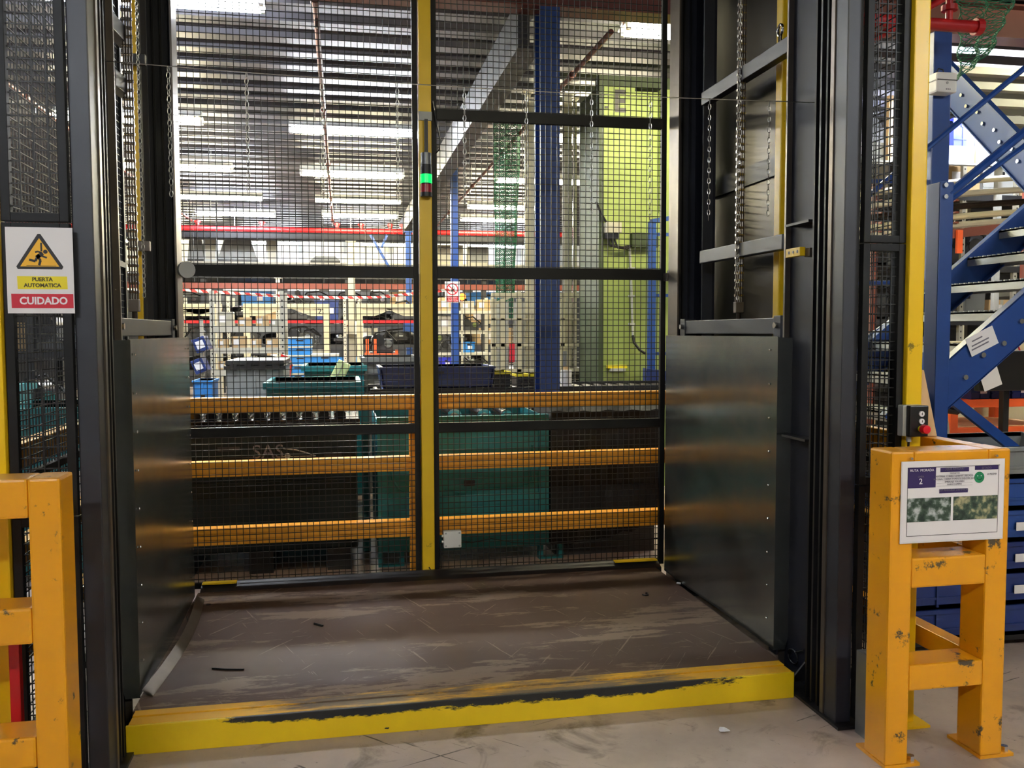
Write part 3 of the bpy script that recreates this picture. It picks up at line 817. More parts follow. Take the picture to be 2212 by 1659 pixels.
# information sheet on the right barrier
def info():
    Ys = -.635
    A, B_, D_, E_ = at(1949, 999, Y=Ys), at(2168, 991, Y=Ys), at(1946, 1172, Y=Ys), at(2164, 1159, Y=Ys)
    x0, x1, z1, z0 = (A.x+D_.x)/2, (B_.x+E_.x)/2, (A.z+B_.z)/2, (D_.z+E_.z)/2
    W_, H_ = x1-x0, z1-z0
    t = thing('information_sheet', 'laminated white route sheet with purple headings and green smiley', 'sign', (x0, Ys, z0))
    MB().box(x0-.004, x1+.004, Ys-.0008, Ys+.001, z0-.006, z1+.002).build('plastic_sleeve', 'barrier_yellow' if False else 'paper', t)
    MB().box(x0, x1, Ys-.0016, Ys-.0008, z0, z1).build('paper_sheet', 'print_white', t)
    # coordinates from the close-up (u 140..1790, v 200..1500)
    def q(u, v): return (x0+(u-140)/1645*W_, z1-(v-(222-(u-140)*.034))/1300*H_)
    def r_(u0, v0, u1, v1, m, name, d=.0008):
        k = -.034*0
        a = q(u0, v0); b = q(u1, v0); c_ = q(u1, v1); e = q(u0, v1)
        X0, X1, Z1, Z0 = a[0], b[0], a[1], e[1]
        MB().box(X0, X1, Ys-.0016-d, Ys-.0016, Z0, Z1).build(name, m, t)
    for (a, b) in (((225, 310), (1715, 318)), ((225, 1425), (1700, 1432))): r_(a[0], a[1], b[0], b[1], 'print_black', 'border_line')
    r_(222, 310, 228, 1430, 'print_black', 'border_line'); X1 = q(1700, 256)[0]
    MB().box(X1-.0006, X1+.0006, Ys-.0024, Ys-.0016, q(222, 1430)[1], q(222, 310)[1]).build('border_line', 'print_black', t)
    r_(225, 312, 672, 645, 'print_purple', 'route_block')
    r_(745, 312, 1208, 384, 'print_purple', 'heading_tag'); r_(735, 662, 1198, 730, 'print_purple', 'heading_tag')
    a = q(1305, 262); MB().box(a[0], q(1690, 262)[0], Ys-.0024, Ys-.0016, q(225, 385)[1], q(225, 318)[1]).build('heading_tag', 'print_purple', t)
    hh = H_/1300
    def T(s_, u, v, size, m, b=0): X_, Z_ = q(u, v); text(s_, size*hh, (X_, Ys-.0030, Z_), m, t, bold=b, ext=.0003)
    T('RUTA  MORADA', 448, 352, 58, 'print_white'); T('LINEA', 432, 455, 40, 'print_grey'); T('2', 430, 535, 130, 'print_white', .01)
    T('¿QUE REVISAR?', 975, 328, 52, 'print_grey'); T('ESTADO', 1495, 312, 48, 'print_grey')
    for i, s_ in enumerate(('TECNICOS', 'MATERIAL CORRECTAMENTE UBICADO', 'MATERIAL CORRECTAMENTE IDENTIFICADO', 'EMBALAJE VOLUMEN', 'PASILLO LIMPIO')):
        T(s_, 975, 400+i*45, 38, 'print_grey')
        r_(690, 432+i*45, 1270, 434+i*45, 'print_grey', 'rule')
    T('ESTANTERIA DEFINIDA', 965, 672, 52, 'print_grey')
    T('A FECHA', 1587, 412, 44, 'print_grey')
    gx, gz = q(1380, 468)
    MB().cyl((gx, Ys-.0026, gz), (gx, Ys-.0016, gz), 92*hh, 24).build('smiley_face', 'print_green', t)
    for dx in (-32, 32): MB().cyl((gx+dx*hh, Ys-.0032, gz+26*hh), (gx+dx*hh, Ys-.0026, gz+26*hh), 9*hh, 8).build('smiley_eye', 'print_white', t)
    MB().tube([(gx+38*hh*math.cos(a), Ys-.0028, gz-12*hh+30*hh*math.sin(a)) for a in [math.pi+i*math.pi/8 for i in range(9)]], 4*hh, 4).build('smile', 'print_black', t)
    # two printed photographs: procedural print
    for k, (u0, u1) in enumerate(((225, 928), (968, 1692))):
        m = mat('photo_print_%d' % k, (70, 84, 74), .5)
        n, l, b = nodes_of(m)
        g = n.new('ShaderNodeNewGeometry'); z = n.new('ShaderNodeTexNoise'); z.inputs['Scale'].default_value = 38+k*5; z.inputs['Detail'].default_value = 6
        l.new(g.outputs['Position'], z.inputs['Vector'])
        r = n.new('ShaderNodeValToRGB'); e = r.color_ramp.elements
        e[0].position = .36; e[0].color = lin((26, 44, 38)); e[1].position = .66; e[1].color = lin((186, 190, 194) if k == 0 else (176, 168, 130))
        x_ = r.color_ramp.elements.new(.5); x_.color = lin((66, 86, 70))
        l.new(z.outputs['Fac'], r.inputs[0]); l.new(r.outputs[0], b.inputs['Base Color'])
        a0 = q(u0, 810); MB().box(a0[0], q(u1, 810)[0], Ys-.0024, Ys-.0016, q(225, 1200)[1], q(225, 812)[1]).build('printed_photo', 'photo_print_%d' % k, t)
    for u, v in ((278, 160), (1655, 112)):
        X_, Z_ = q(u, v); MB().cyl((X_, Ys-.006, Z_), (X_, Ys+.004, Z_), .0045, 10).build('screw', 'screw_steel', t)
info()

# control box
Yc = YP-.035
x0, x1, z0, z1 = rect(1962, 876, 2001, 943, Yc-.05)
cb = thing('control_box', 'black push-button box with red emergency stop on the right yellow post', 'control box', ((x0+x1)/2, Yc, z0))
MB().box(x0-.012, x1-.002, Yc-.035, Yc, z0, z1).build('back_shell', 'light_grey', cb, .004)
MB().box(x0, x1+.002, Yc-.06, Yc-.036, z0, z1).build('front_shell', 'black_plastic', cb, .004)
for v, s_ in ((894, 'I'), (910, 'I')):
    p = at(1990, v, Y=Yc-.06)
    MB().cyl((p.x, Yc-.06, p.z), (p.x, Yc-.066, p.z), .0105, 18).build('push_button', 'print_white', cb)
    text(s_, .012, (p.x, Yc-.067, p.z), 'print_black', cb, bold=.02)
p = at(1989, 926, Y=Yc-.06)
MB().cyl((p.x, Yc-.06, p.z), (p.x, Yc-.075, p.z), .012, 16).build('stop_collar', 'print_yellow', cb)
MB().cyl((p.x, Yc-.075, p.z), (p.x, Yc-.098, p.z), .018, 20, .016).build('stop_button', 'button_red', cb, .002, True)
MB().cyl((x0+.018, Yc-.03, z0-.022), (x0+.018, Yc-.03, z0), .009, 10).build('cable_gland', 'light_grey', cb)
MB().tube([(x0+.018, Yc-.03, z0-.02), (x0+.014, Yc-.03, z0-.07), (x0+.002, Yc-.02, z0-.14), (x0, Yc-.01, z0-.3)], .005).build('cable', 'black_plastic', cb)
# plank
a, b = at(1990, 800, Y=.05), at(2005, 938, Y=.05)
pz = at(2010, 942, Z=1.132); ya_ = pz.y
tagm('wooden_plank', MB().prism([(at(1984, 796, Y=ya_).x, at(1990, 796, Y=ya_).z), (at(1996, 796, Y=ya_).x, at(1990, 800, Y=ya_).z), (at(2024, 940, Y=ya_).x, 1.132), (at(1990, 940, Y=ya_).x, 1.132)], 'y', ya_, ya_+.025), 'wood', 'pale wooden plank leaning beside the right yellow post', 'plank')

# debris on the deck
def bit(name, pts, r, m, label, cat='debris', Z=DZ+.004):
    P_ = [at(u, v, Z=Z) for u, v in pts]
    tagm(name, MB().tube(P_, r, 6), m, label, cat)
bit('dark_stick', [(458, 1444), (490, 1446), (527, 1446)], .004, 'black_plastic', 'thin dark stick lying on the front left of the deck')
bit('rubber_scrap', [(679, 1347), (687, 1349), (697, 1352)], .006, 'black_plastic', 'short black rubber scrap in the middle of the deck')
bit('metal_hook', [(1388, 1284), (1394, 1286), (1400, 1285), (1399, 1281), (1394, 1281)], .004, 'black_plastic', 'small black hook lying on the right rear of the deck')
bit('wire_piece', [(404, 1332), (406, 1340), (409, 1347)], .003, 'black_plastic', 'small dark wire beside the bent edge strip')
bit('paper_chip', [(1462, 1259), (1470, 1260)], .006, 'paper', 'white chip beside the foot of the right side wall')
bit('bent_wire', [(800, 1570), (815, 1572), (838, 1573), (853, 1566), (858, 1560)], .003, 'black_plastic', 'bent wire against the yellow front lip', Z=.02)
tagm('bolt_hole', MB().cyl(at(450, 1306, Z=DZ+.0005), at(450, 1306, Z=DZ+.0005)+Vector((0,0,.003)), .012, 12), 'print_black', 'black disc painted as the dark of a hole in the deck near the left rear corner', 'plug')  # black disc paints the dark inside of a deck hole
c_ = at(1564, 1580, Z=0); fo_ = MB(); rf = random.Random(4)
ring_ = [(c_.x+.032*math.cos(i*.9)*rf.uniform(.5, 1.2), c_.y+.022*math.sin(i*.9)*rf.uniform(.5, 1.2), rf.uniform(.001, .012)) for i in range(7)]
fo_.add(ring_+[(c_.x, c_.y, .018), (c_.x+.01, c_.y-.006, .004)], [(i, (i+1) % 7, 7) for i in range(7)])
tagm('crumpled_foil', fo_, 'paper', 'crumpled bright foil on the floor in front of the lift', 'debris')

#@@BACKGROUND
# ================================================================== BEYOND THE REAR FENCE
def crate(x0, x1, y0, y1, z0, z1, m, label, cat='crate', group=None, name='storage_crate', rim=.02, slots=True, tag_m=None, lid=None):
    t = thing(name, label, cat, ((x0+x1)/2, (y0+y1)/2, z0), group)
    w_ = .006 if (x1-x0) < .8 else .02
    tx = (x1-x0)*.03
    b = MB()
    b.prism([(x0+tx, z0), (x1-tx, z0), (x1, z1), (x0, z1)], 'y', y0, y0+w_)
    b.prism([(x0+tx, z0), (x1-tx, z0), (x1, z1), (x0, z1)], 'y', y1-w_, y1)
    b.bar((x0+tx, (y0+y1)/2, z0), (x0, (y0+y1)/2, z1), y1-y0, w_, (1, 0, 0)); b.bar((x1-tx, (y0+y1)/2, z0), (x1, (y0+y1)/2, z1), y1-y0, w_, (1, 0, 0))
    b.box(x0+tx, x1-tx, y0, y1, z0, z0+w_)
    b.build('tub', m, t)
    r = MB(); e = rim*.6
    r.box(x0-e, x1+e, y0-e, y0+w_, z1-rim, z1); r.box(x0-e, x1+e, y1-w_, y1+e, z1-rim, z1); r.box(x0-e, x0+w_, y0+w_, y1-w_, z1-rim, z1); r.box(x1-w_, x1+e, y0+w_, y1-w_, z1-rim, z1)
    r.build('rim', m if not lid else lid, t)
    h = z1-z0; n = max(2, int((x1-x0)/.18))
    g = MB()
    for i in range(1, n): xx = x0+tx+(x1-x0-2*tx)*i/n; g.box(xx-.006, xx+.006, y0-.009, y0, z0+.01, z1-rim)
    g.box(x0+tx*.6, x1-tx*.6, y0-.007, y0, z0+h*.3, z0+h*.3+.012)
    g.build('ribs', m, t)
    if slots:
        xc = (x0+x1)/2; s = min(.05, (x1-x0)*.12)
        MB().box(xc-s, xc+s, y0-.0105, y0-.0075, z1-rim-h*.22, z1-rim-h*.1).build('handle_slot', 'print_black', t)
    if tag_m:
        xc = x0+(x1-x0)*.62; s = min(.07, (x1-x0)*.18)
        MB().box(xc-s, xc+s, y0-.012, y0-.010, z0+h*.35, z0+h*.62).build('paper_label', tag_m, t)
    return t
def carton(x0, x1, y0, y1, z0, z1, m, label, group=None):
    t = thing('cardboard_box', label, 'box', ((x0+x1)/2, (y0+y1)/2, z0), group)
    MB().box(x0, x1, y0, y1, z0, z1).build('carton', m, t, min(.004, (x1-x0)*.05))
    xc = (x0+x1)/2; MB().box(xc-(x1-x0)*.06, xc+(x1-x0)*.06, y0-.001, y0, z0+.002, z1).build('tape_strip', 'dirty_white', t)
    MB().box(x0+(x1-x0)*.12, x0+(x1-x0)*.5, y0-.002, y0-.001, z0+(z1-z0)*.3, z0+(z1-z0)*.75).build('paper_label', 'paper', t)
    return t
def bumper(x0, x1, y, z0, z1, m, label, group=None):
    t = thing('moulded_part', label, 'car part', ((x0+x1)/2, y, z0), group)
    h = z1-z0; n = 9; b = MB(); sec = [(0, 0), (-.06, .15), (-.08, .5), (-.03, .95), (.02, 1), (0, .5)]
    vs = []
    for i in range(n):
        s_ = i/(n-1); x = x0+(x1-x0)*s_; c_ = .25*(2*s_-1)**2; k = 1-.25*(2*s_-1)**4
        for (a, q) in sec: vs.append((x, y+c_+a, z0+h*q*k))
    fs = [(i*6+j, i*6+(j+1) % 6, (i+1)*6+(j+1) % 6, (i+1)*6+j) for i in range(n-1) for j in range(6)]
    fs += [tuple(range(6)), tuple((n-1)*6+j for j in reversed(range(6)))]
    b.add(vs, fs).build('shell', m, t, smooth=True)
    xc = (x0+x1)/2; wd = (x1-x0)
    MB().box(xc-wd*.2, xc+wd*.2, y-.09, y-.06, z0+h*.35, z0+h*.6).build('grille', 'print_black', t)
    MB().box(xc-wd*.06, xc+wd*.06, y-.095, y-.09, z0+h*.62, z0+h*.7).build('badge_strip', 'light_grey', t)
    return t
def machine_part(x0, x1, y0, y1, z0, z1, label, rnd, group=None):
    t = thing('engine_part', label, 'machine part', ((x0+x1)/2, (y0+y1)/2, z0), group)
    w_, h = x1-x0, z1-z0
    MB().box(x0+w_*.1, x1-w_*.12, y0, y1, z0, z0+h*.6).build('block', 'dark_machine', t, .006)
    MB().cyl((x0+w_*.3, y0-.01, z0+h*.55), (x0+w_*.3, y1, z0+h*.55), min(w_, h)*.26, 12).build('housing', 'black_plastic', t)
    MB().cyl((x0+w_*.68, y0-.02, z0+h*.4), (x0+w_*.68, y0, z0+h*.4), min(w_, h)*.16, 12).build('pulley', 'chrome', t)
    MB().tube([(x0, y0, z0+h*.2), (x0+w_*.2, y0-.02, z0+h*.85), (x0+w_*.6, y0, z0+h*.95), (x1, y0+.02, z0+h*.5)], max(.012, h*.05)).build('hose', 'black_plastic', t)
    MB().box(x0, x1, y0, y1, z0, z0+h*.06).build('tray', 'grey_plastic', t)
    return t
COLN = {'bright_blue': 'bright blue', 'blue_crate': 'sky blue', 'navy_plastic': 'navy blue', 'grey_plastic': 'grey', 'light_grey': 'pale grey', 'green_plastic': 'green', 'teal_paint': 'teal',
        'cardboard': 'brown', 'dirty_white': 'off-white', 'rack_white': 'white', 'black_plastic': 'black', 'gloss_black': 'glossy black', 'orange_paint': 'orange', 'dark_machine': 'dark grey'}
ORD = ['first', 'second', 'third', 'fourth', 'fifth', 'sixth', 'seventh', 'eighth', 'ninth', 'tenth', 'eleventh', 'twelfth', 'thirteenth', 'fourteenth', 'fifteenth', 'sixteenth']
def rack(label, short, u0, u1, Y, sv, m, seed, depth=.7, kinds='bcep', top_v=None, fill=.72, wmin=.22, wmax=.6, posts=2, bm=None, cols=('cardboard', 'navy_plastic', 'grey_plastic', 'blue_crate'), strip=None, beam=.05):
    rnd = random.Random(seed)
    vm = sum(sv)/len(sv)
    X0 = at(u0, 705, Y=Y).x; X1 = at(u1, 705, Y=Y).x; um = (u0+u1)/2
    zs = sorted(at(um, v, Y=Y).z for v in sv)
    ztop = at(um, top_v, Y=Y).z if top_v else zs[-1]+.5
    t = thing('storage_rack', label, 'rack', ((X0+X1)/2, Y, 0))
    for i in range(posts):
        x = X0+(X1-X0)*i/(posts-1)
        for yy in (Y, Y+depth-.05):
            p = MB(); p.box(x-.025, x+.025, yy, yy+.05, 0, ztop); p.build('upright', m, t)
            h = MB(); z = .1
            while z < ztop-.05 and yy == Y: h.box(x-.008, x+.008, yy-.001, yy, z, z+.02); z += .075
            if h.v: h.build('slots', 'print_black', t, stuff=True)
    names = ['bottom', 'lower', 'middle', 'upper', 'top', 'highest']
    L = len(zs); nm = names[:1]+names[1:] if L > 4 else {1: ['only'], 2: ['lower', 'upper'], 3: ['lower', 'middle', 'upper'], 4: ['bottom', 'lower', 'upper', 'top']}[L]
    for k, z in enumerate(zs):
        MB().box(X0+.025, X1-.025, Y+.01, Y+depth-.05, z-.03, z).build('shelf_board', bm or m, t)
        MB().box(X0+.025, X1-.025, Y-.005, Y+.01, z-beam, z+.005).build('front_beam', strip if strip and k == L-1 else (bm or m), t)
        zn = zs[k+1]-.06 if k+1 < L else ztop+.02
        x = X0+.05; c = 0
        while x < X1-wmin-.03 and c < 15:
            wd = rnd.uniform(wmin, wmax); wd = min(wd, X1-.03-x); hmax = max(.08, (zn-z)*.92)
            h = min(hmax, wd*rnd.uniform(.6, 1.2)); 
            if rnd.random() < fill:
                kd = rnd.choice(kinds); yy = Y+.03+rnd.uniform(0, .06); q = '%s from left, %s shelf, %s' % (ORD[c], nm[k], short)
                y1 = min(Y+depth-.08, yy+wd*.9)
                if kd == 'b': cm = rnd.choice(['cardboard', 'cardboard', 'dirty_white']); carton(x, x+wd, yy, y1, z, z+h, cm, '%s box, %s' % (COLN[cm], q))
                elif kd == 'c': cm = rnd.choice([c_ for c_ in cols if c_ != 'cardboard']); crate(x+.01, x+wd-.01, yy, y1, z, z+min(h, .35), cm, '%s crate, %s' % (COLN[cm], q), tag_m='paper' if rnd.random() < .5 else None)
                elif kd == 'e': machine_part(x, x+wd, yy, y1, z, z+h, 'dark machine part, %s' % q, rnd)
                else: bumper(x, x+wd, yy+.1, z, z+h*.7, rnd.choice(['black_plastic', 'gloss_black']), 'black car moulding, %s' % q)
                c += 1
            x += wd+rnd.uniform(.02, .08)
    return t

# --- close row behind the guard rail
def zat(u, v, Y): return at(u, v, Y=Y).z
Y = 2.45
# dark container with lettering
x0, x1 = at(340, 1000, Y=Y).x, at(772, 1000, Y=Y).x
zt = zat(600, 912, Y); zb_ = .14
t = thing('black_container', 'large black container with faint SAS lettering behind the left gate leaf', 'container', ((x0+x1)/2, 3, 0))
MB().box(x0, x1, Y, Y+1.1, zb_, zt).build('body', 'dark_teal', t, .015)
MB().box(x0-.02, x1+.02, Y-.02, Y+1.12, zt-.05, zt+.015).build('lid', 'gloss_black', t, .008)
MB().box(x0+.05, x1-.05, Y-.012, Y-.0, zat(600, 1112, Y), zat(600, 1040, Y)).build('lower_panel', 'dark_teal', t)
for i in range(3):
    xx = x0+.05+(x1-x0-.25)*i/2; MB().box(xx, xx+.15, Y, Y+1.1, 0, zb_).build('pallet_block', 'mast_dark', t)
p = at(579, 977, Y=Y-.004)
text('SAS', .125, (p.x, Y-.004, p.z), 'print_grey', t)
c = at(621, 985, Y=Y-.004); MB().cyl((c.x, Y-.005, c.z), (c.x, Y, c.z), .018, 16).build('emblem_ball', 'light_grey', t)
MB().bar(at(602, 987, Y=Y-.003), at(682, 985, Y=Y-.003), .003, .006).build('emblem_line', 'light_grey', t)
MB().tube([at(u, v, Y=Y-.004) for u, v in ((612, 969), (640, 972), (665, 979), (682, 985))], .004, 4).build('emblem_arc', 'light_grey', t)
for (u0, v0, u1, v1, nm_) in ((470, 966, 517, 975, 'worn_label'), (700, 977, 738, 985, 'worn_label'), (475, 988, 553, 990, 'worn_label')):
    a = rect(u0, v0, u1, v1, Y); MB().box(a[0], a[1], Y-.003, Y, a[2], a[3]).build(nm_, 'mast_paint', t)
a = rect(300, 0, 310, 10, Y)
# glossy parts in two rows on the lid
for row, (vy, yy, du, h) in enumerate(((902, Y+.12, 34.5, .05), (889, Y+.45, 33, .055))):
    for i in range(10):
        u = 424+i*du+row*14; xx = at(u, vy, Y=yy).x; z0 = zt+.015
        t = thing('glossy_moulding', 'glossy black cap with bright rim on the black container, %s in the %s row' % (ORD[i], ('front', 'back')[row]), 'car part', (xx, yy, z0), 'glossy caps lined up on the black container')
        wv = .085
        MB().prism([(xx-wv*.42, z0), (xx+wv*.42, z0), (xx+wv*.5, z0+h*.55), (xx+wv*.36, z0+h), (xx-wv*.36, z0+h), (xx-wv*.5, z0+h*.55)], 'y', yy-.05, yy+.14).build('cap_body', 'gloss_black', t, .008)
        MB().tube([(xx-wv*.40, yy-.052, z0+h*.2), (xx-wv*.42, yy-.052, z0+h*.55), (xx-wv*.3, yy-.052, z0+h*.92), (xx+wv*.3, yy-.052, z0+h*.92), (xx+wv*.42, yy-.052, z0+h*.55), (xx+wv*.4, yy-.052, z0+h*.2)], .0045, 6).build('bright_rim', 'chrome', t)
# teal stillage
x0, x1 = at(815, 1000, Y=Y).x, at(1186, 1000, Y=Y).x; zt = zat(1000, 905, Y); zb_ = zat(1000, 1180, Y)
t = thing('teal_stillage', 'dented teal metal stillage on feet behind the middle of the rear fence', 'stillage', ((x0+x1)/2, 3, 0))
MB().box(x0+.03, x1-.03, Y+.02, Y+.03, zb_, zt).build('front_panel', 'teal_paint', t)
MB().box(x0+.0, x0+.01, Y+.04, Y+1.0, zb_, zt).build('side_panel', 'teal_paint', t)
MB().box(x1-.01, x1, Y+.04, Y+1.0, zb_, zt).build('side_panel', 'teal_paint', t)
MB().box(x0+.02, x1-.02, Y+1.0, Y+1.01, zb_, zt).build('back_panel', 'teal_paint', t)
MB().box(x0+.02, x1-.02, Y+.03, Y+1.0, zb_, zb_+.01).build('bottom_panel', 'teal_paint', t)
for xx in (x0, x1-.07):
    for yy in (Y, Y+.95):
        MB().box(xx, xx+.07, yy, yy+.06, zb_-.02, zt+.02).build('corner_post', 'teal_paint', t, .005)
        MB().box(xx-.0, xx+.03, yy, yy+.06, .012, zb_-.02).build('foot', 'teal_paint', t); MB().box(xx+.14, xx+.17, yy, yy+.06, .012, zb_-.02).build('foot', 'teal_paint', t)
        MB().box(xx, xx+.17, yy, yy+.06, 0, .012).build('foot_bar', 'teal_paint', t)
MB().box(x0+.07, x1-.07, Y-.01, Y+.02, zt-.03, zt+.02).build('top_rail', 'teal_paint', t, .004)
MB().box(x0+.07, x1-.07, Y-.01, Y+.02, zb_-.02, zb_+.10).build('bottom_rail', 'teal_paint', t, .004)
MB().box(x0+.07, x1-.07, Y-.0, Y+.02, zat(1000, 1085, Y), zat(1000, 1070, Y)).build('gate_hinge_rail', 'teal_paint', t, .003)
MB().tube([at(u, v, Y=Y+.015) for u, v in ((960, 1057), (990, 1064), (1020, 1061), (1035, 1056), (1120, 1054), (1138, 1048), (1148, 1036), (1150, 960))], .008, 6).build('pressed_bead', 'teal_paint', t)
MB().tube([at(u, v, Y=Y+.015) for u, v in ((845, 1010), (848, 1035), (860, 1056), (880, 1066), (905, 1066))], .008, 6).build('pressed_bead', 'teal_paint', t)
MB().box(*rect(1003, 1038, 1026, 1050, Y)[:2], Y+.005, Y+.019, *rect(1003, 1038, 1026, 1050, Y)[2:]).build('latch_recess', 'print_black', t)
for i, u in enumerate((962, 975, 1036, 1045)):
    pass
for i, (u, r) in enumerate(((978, .055), (1042, .055), (1090, .045))):
    c = at(u, 897, Y=Y+.3)
    t = thing('chrome_roller', 'round chrome drum end showing over the teal stillage, %s' % ('left one', 'middle one', 'right one')[i], 'machine part', (c.x, Y+.3, c.z))
    MB().cyl((c.x, Y+.22, c.z), (c.x, Y+.6, c.z), r, 24).build('drum', 'gloss_black', t, smooth=True)
    MB().cyl((c.x, Y+.205, c.z), (c.x, Y+.219, c.z), r*.95, 24).build('rim', 'chrome', t); MB().cyl((c.x, Y+.195, c.z), (c.x, Y+.204, c.z), r*.5, 16).build('hub', 'light_grey', t)
    MB().box(c.x-r*.6, c.x+r*.6, Y+.25, Y+.55, zb_+.011, c.z-r*.8).build('cradle', 'black_plastic', t)
# black sheeted load
x0, x1 = at(1190, 1000, Y=Y).x, at(1432, 1000, Y=Y).x
zt = zat(1300, 878, Y)
t = thing('sheeted_load', 'tall load under black sheeting behind the right part of the rear fence', 'load', ((x0+x1)/2, 3, 0))
m = MB(); n = 14; vs = []
for i in range(n+1):
    s_ = i/n; x = x0+(x1-x0)*s_; zlow = .09+.16*s_**2+.01*math.sin(i*2.3)
    for yy, z in ((Y+.02*math.sin(i*1.7), zlow), (Y+.015*math.sin(i*2.9), .55), (Y+.02*math.sin(i), zt-.03+.006*math.sin(i*2)), (Y+.05, zt), (Y+.5, zt), (Y+.54, .3)): vs.append((x, yy, z))
m.add(vs, [(i*6+j, i*6+j+1, (i+1)*6+j+1, (i+1)*6+j) for i in range(n) for j in range(5)]); m.add(vs[:6], [tuple(range(6))]); m.add(vs[-6:], [tuple(reversed(range(6)))])
m.build('black_sheet', 'dark_cloth', t)
MB().box(x0+.05, x1-.03, Y+.08, Y+.5, .0, .3).build('pallet', 'dark_machine', t)
# teal post and pale bollard foot
a = at(781, 950, Y=2.9).x; b = at(792, 950, Y=2.9).x
tagm('teal_post', MB().box(a, b+.02, 2.9, 2.95, 0, zat(786, 860, 2.9)), 'teal_paint', 'narrow teal post between the black container and the teal stillage', 'post', .003)

# --- roller table carrying crates just above the guard rail
YT = 3.75
zT = zat(1200, 838, YT)
X0, X1 = at(800, 840, Y=YT).x, at(1500, 840, Y=YT).x
t = thing('roller_table', 'long low black roller table behind the guard rail', 'conveyor', ((X0+X1)/2, YT, 0))
MB().box(X0, X1, YT, YT+.03, zT-.05, zT+.012).build('side_beam', 'black_plastic', t, .003); MB().box(X0, X1, YT+.67, YT+.7, zT-.05, zT+.012).build('side_beam', 'black_plastic', t, .003)
r_ = None
for i in range(int((X1-X0)/.11)):
    xx = X0+.06+i*.11
    if r_ is None: r_ = MB().cyl((xx, YT+.03, zT-.025), (xx, YT+.67, zT-.025), .022, 10).build('roller', 'roller_steel', t, smooth=True); x_0 = xx
    else: c = r_.copy(); C.objects.link(c); c.parent = t; c.location = (xx-x_0, 0, 0)
for xx in (X0+.05, (X0+X1)/2+.25, X1-.1):
    for yy in (YT, YT+.66): MB().box(xx, xx+.04, yy, yy+.04, 0, zT-.05).build('leg', 'mast_dark', t)
zT += .0
def pc(u0, v0, u1, v1, Y, dp, m, label, zb=None, **k):
    x0, x1, z0, z1 = rect(u0, v0, u1, v1, Y)
    return crate(x0, x1, Y, Y+dp, zb if zb is not None else z0, z1, m, label, **k)
pc(822, 792, 1067, 848, YT+.06, .55, 'navy_plastic', 'wide dark blue lidded crate behind the yellow centre post', zb=zT, tag_m=None)
x0, x1, z0, z1 = rect(1068, 803, 1102, 838, YT+.1)
crate(x0, x1, YT+.1, YT+.35, zT, z1, 'black_plastic', 'small black bin with yellow rim right of the blue crate', lid='print_yellow')
x0, x1, z0, z1 = rect(1217, 800, 1241, 842, YT+.1); xc = (x0+x1)/2
t = thing('white_roll', 'white upright roll on the roller table right of the big blue column', 'roll', (xc, YT+.2, zT))
MB().cyl((xc, YT+.2, zT), (xc, YT+.2, z1), (x1-x0)/2, 24).build('roll_body', 'paper', t, smooth=True)
MB().cyl((xc, YT+.2, z1), (xc, YT+.2, z1+.03), .025, 14).build('core', 'cardboard', t)
MB().cyl((xc-.01, YT+.2, z1+.03), (xc-.01, YT+.2, z1+.16), .018, 12).build('bottle_neck', 'grey_plastic', t)
for (u, nm_) in ((1130, 'left'), (1158, 'right')):
    x0, x1, z0, z1 = rect(u-14, 808, u+12, 836, YT+.2); crate(x0, x1, YT+.2, YT+.4, zT, z1, 'black_plastic', 'small dark tray with yellow edge left of the big blue column, %s one' % nm_, lid='print_yellow')

# --- big blue column and others
x0 = at(1168, 600, Y=3.1).x; x1 = at(1209, 600, Y=3.1).x
t = thing('blue_column', 'big blue steel column rising to the red-brown beam', 'column', ((x0+x1)/2, 3.2, 0))
MB().box(x0, x1, 3.1, 3.115, 0, zb).build('flange', 'blue_paint', t); MB().box(x0, x1, 3.285, 3.3, 0, zb).build('flange', 'blue_paint', t)
MB().box((x0+x1)/2-.006, (x0+x1)/2+.006, 3.115, 3.285, 0, zb).build('web', 'blue_paint', t)
MB().box(x0-.06, x1+.06, 3.02, 3.38, 0, .015).build('base_plate', 'blue_paint', t)
def ucol(u0, u1, vt, Y, label, m='blue_paint', extra=None):
    x0 = at(u0, 700, Y=Y).x; x1 = at(u1, 700, Y=Y).x; z = min(CZ, zat((u0+u1)/2, vt, Y))
    t = thing('steel_column', label, 'column', ((x0+x1)/2, Y, 0))
    MB().box(x0, x1, Y, Y+(x1-x0), 0, z).build('shaft', m, t, .006); MB().box(x0-.05, x1+.05, Y-.05, Y+(x1-x0)+.05, 0, .02).build('base_plate', m, t)
    MB().box(x0-.03, x1+.03, Y-.03, Y+(x1-x0)+.03, z-.015, z).build('cap_plate', m, t)
    if extra: a = rect(*extra, Y-.02); MB().box(a[0], a[1], Y-.02, Y+(x1-x0)+.02, a[2], a[3]).build('sleeve', m, t, .005)
    return t
ucol(976, 992, 322, 9.9, 'slim blue column carrying the no-forklift sign')
ucol(878, 890, 500, 14.0, 'thin far blue column with a wider sleeve left of the yellow post', extra=(872, 690, 896, 720))
ucol(752, 768, 520, 14.4, 'pale grey far column with two boxes hung on it', 'dirty_white')
ucol(597, 606, 600, 16.6, 'narrow whitish column beyond the white rack', 'dirty_white')
for (a, b, nm_) in (((800, 507), (842, 580), 'left'), ((836, 507), (824, 535), 'right')):
    tagm('diagonal_brace', MB().bar(at(*a, Y=14.6), at(*b, Y=14.6), .05, .05), 'blue_paint', 'far diagonal brace below the red sprinkler main, %s one' % nm_, 'brace')
x0, x1, z0, z1 = rect(746, 692, 765, 722, 14.3)
t = thing('grey_cabinet', 'pale cabinet with brown spots on the far grey column', 'cabinet', (x0, 14.3, z0)); MB().box(x0, x1, 14.2, 14.395, z0, z1).build('cabinet_body', 'dirty_white', t, .005)
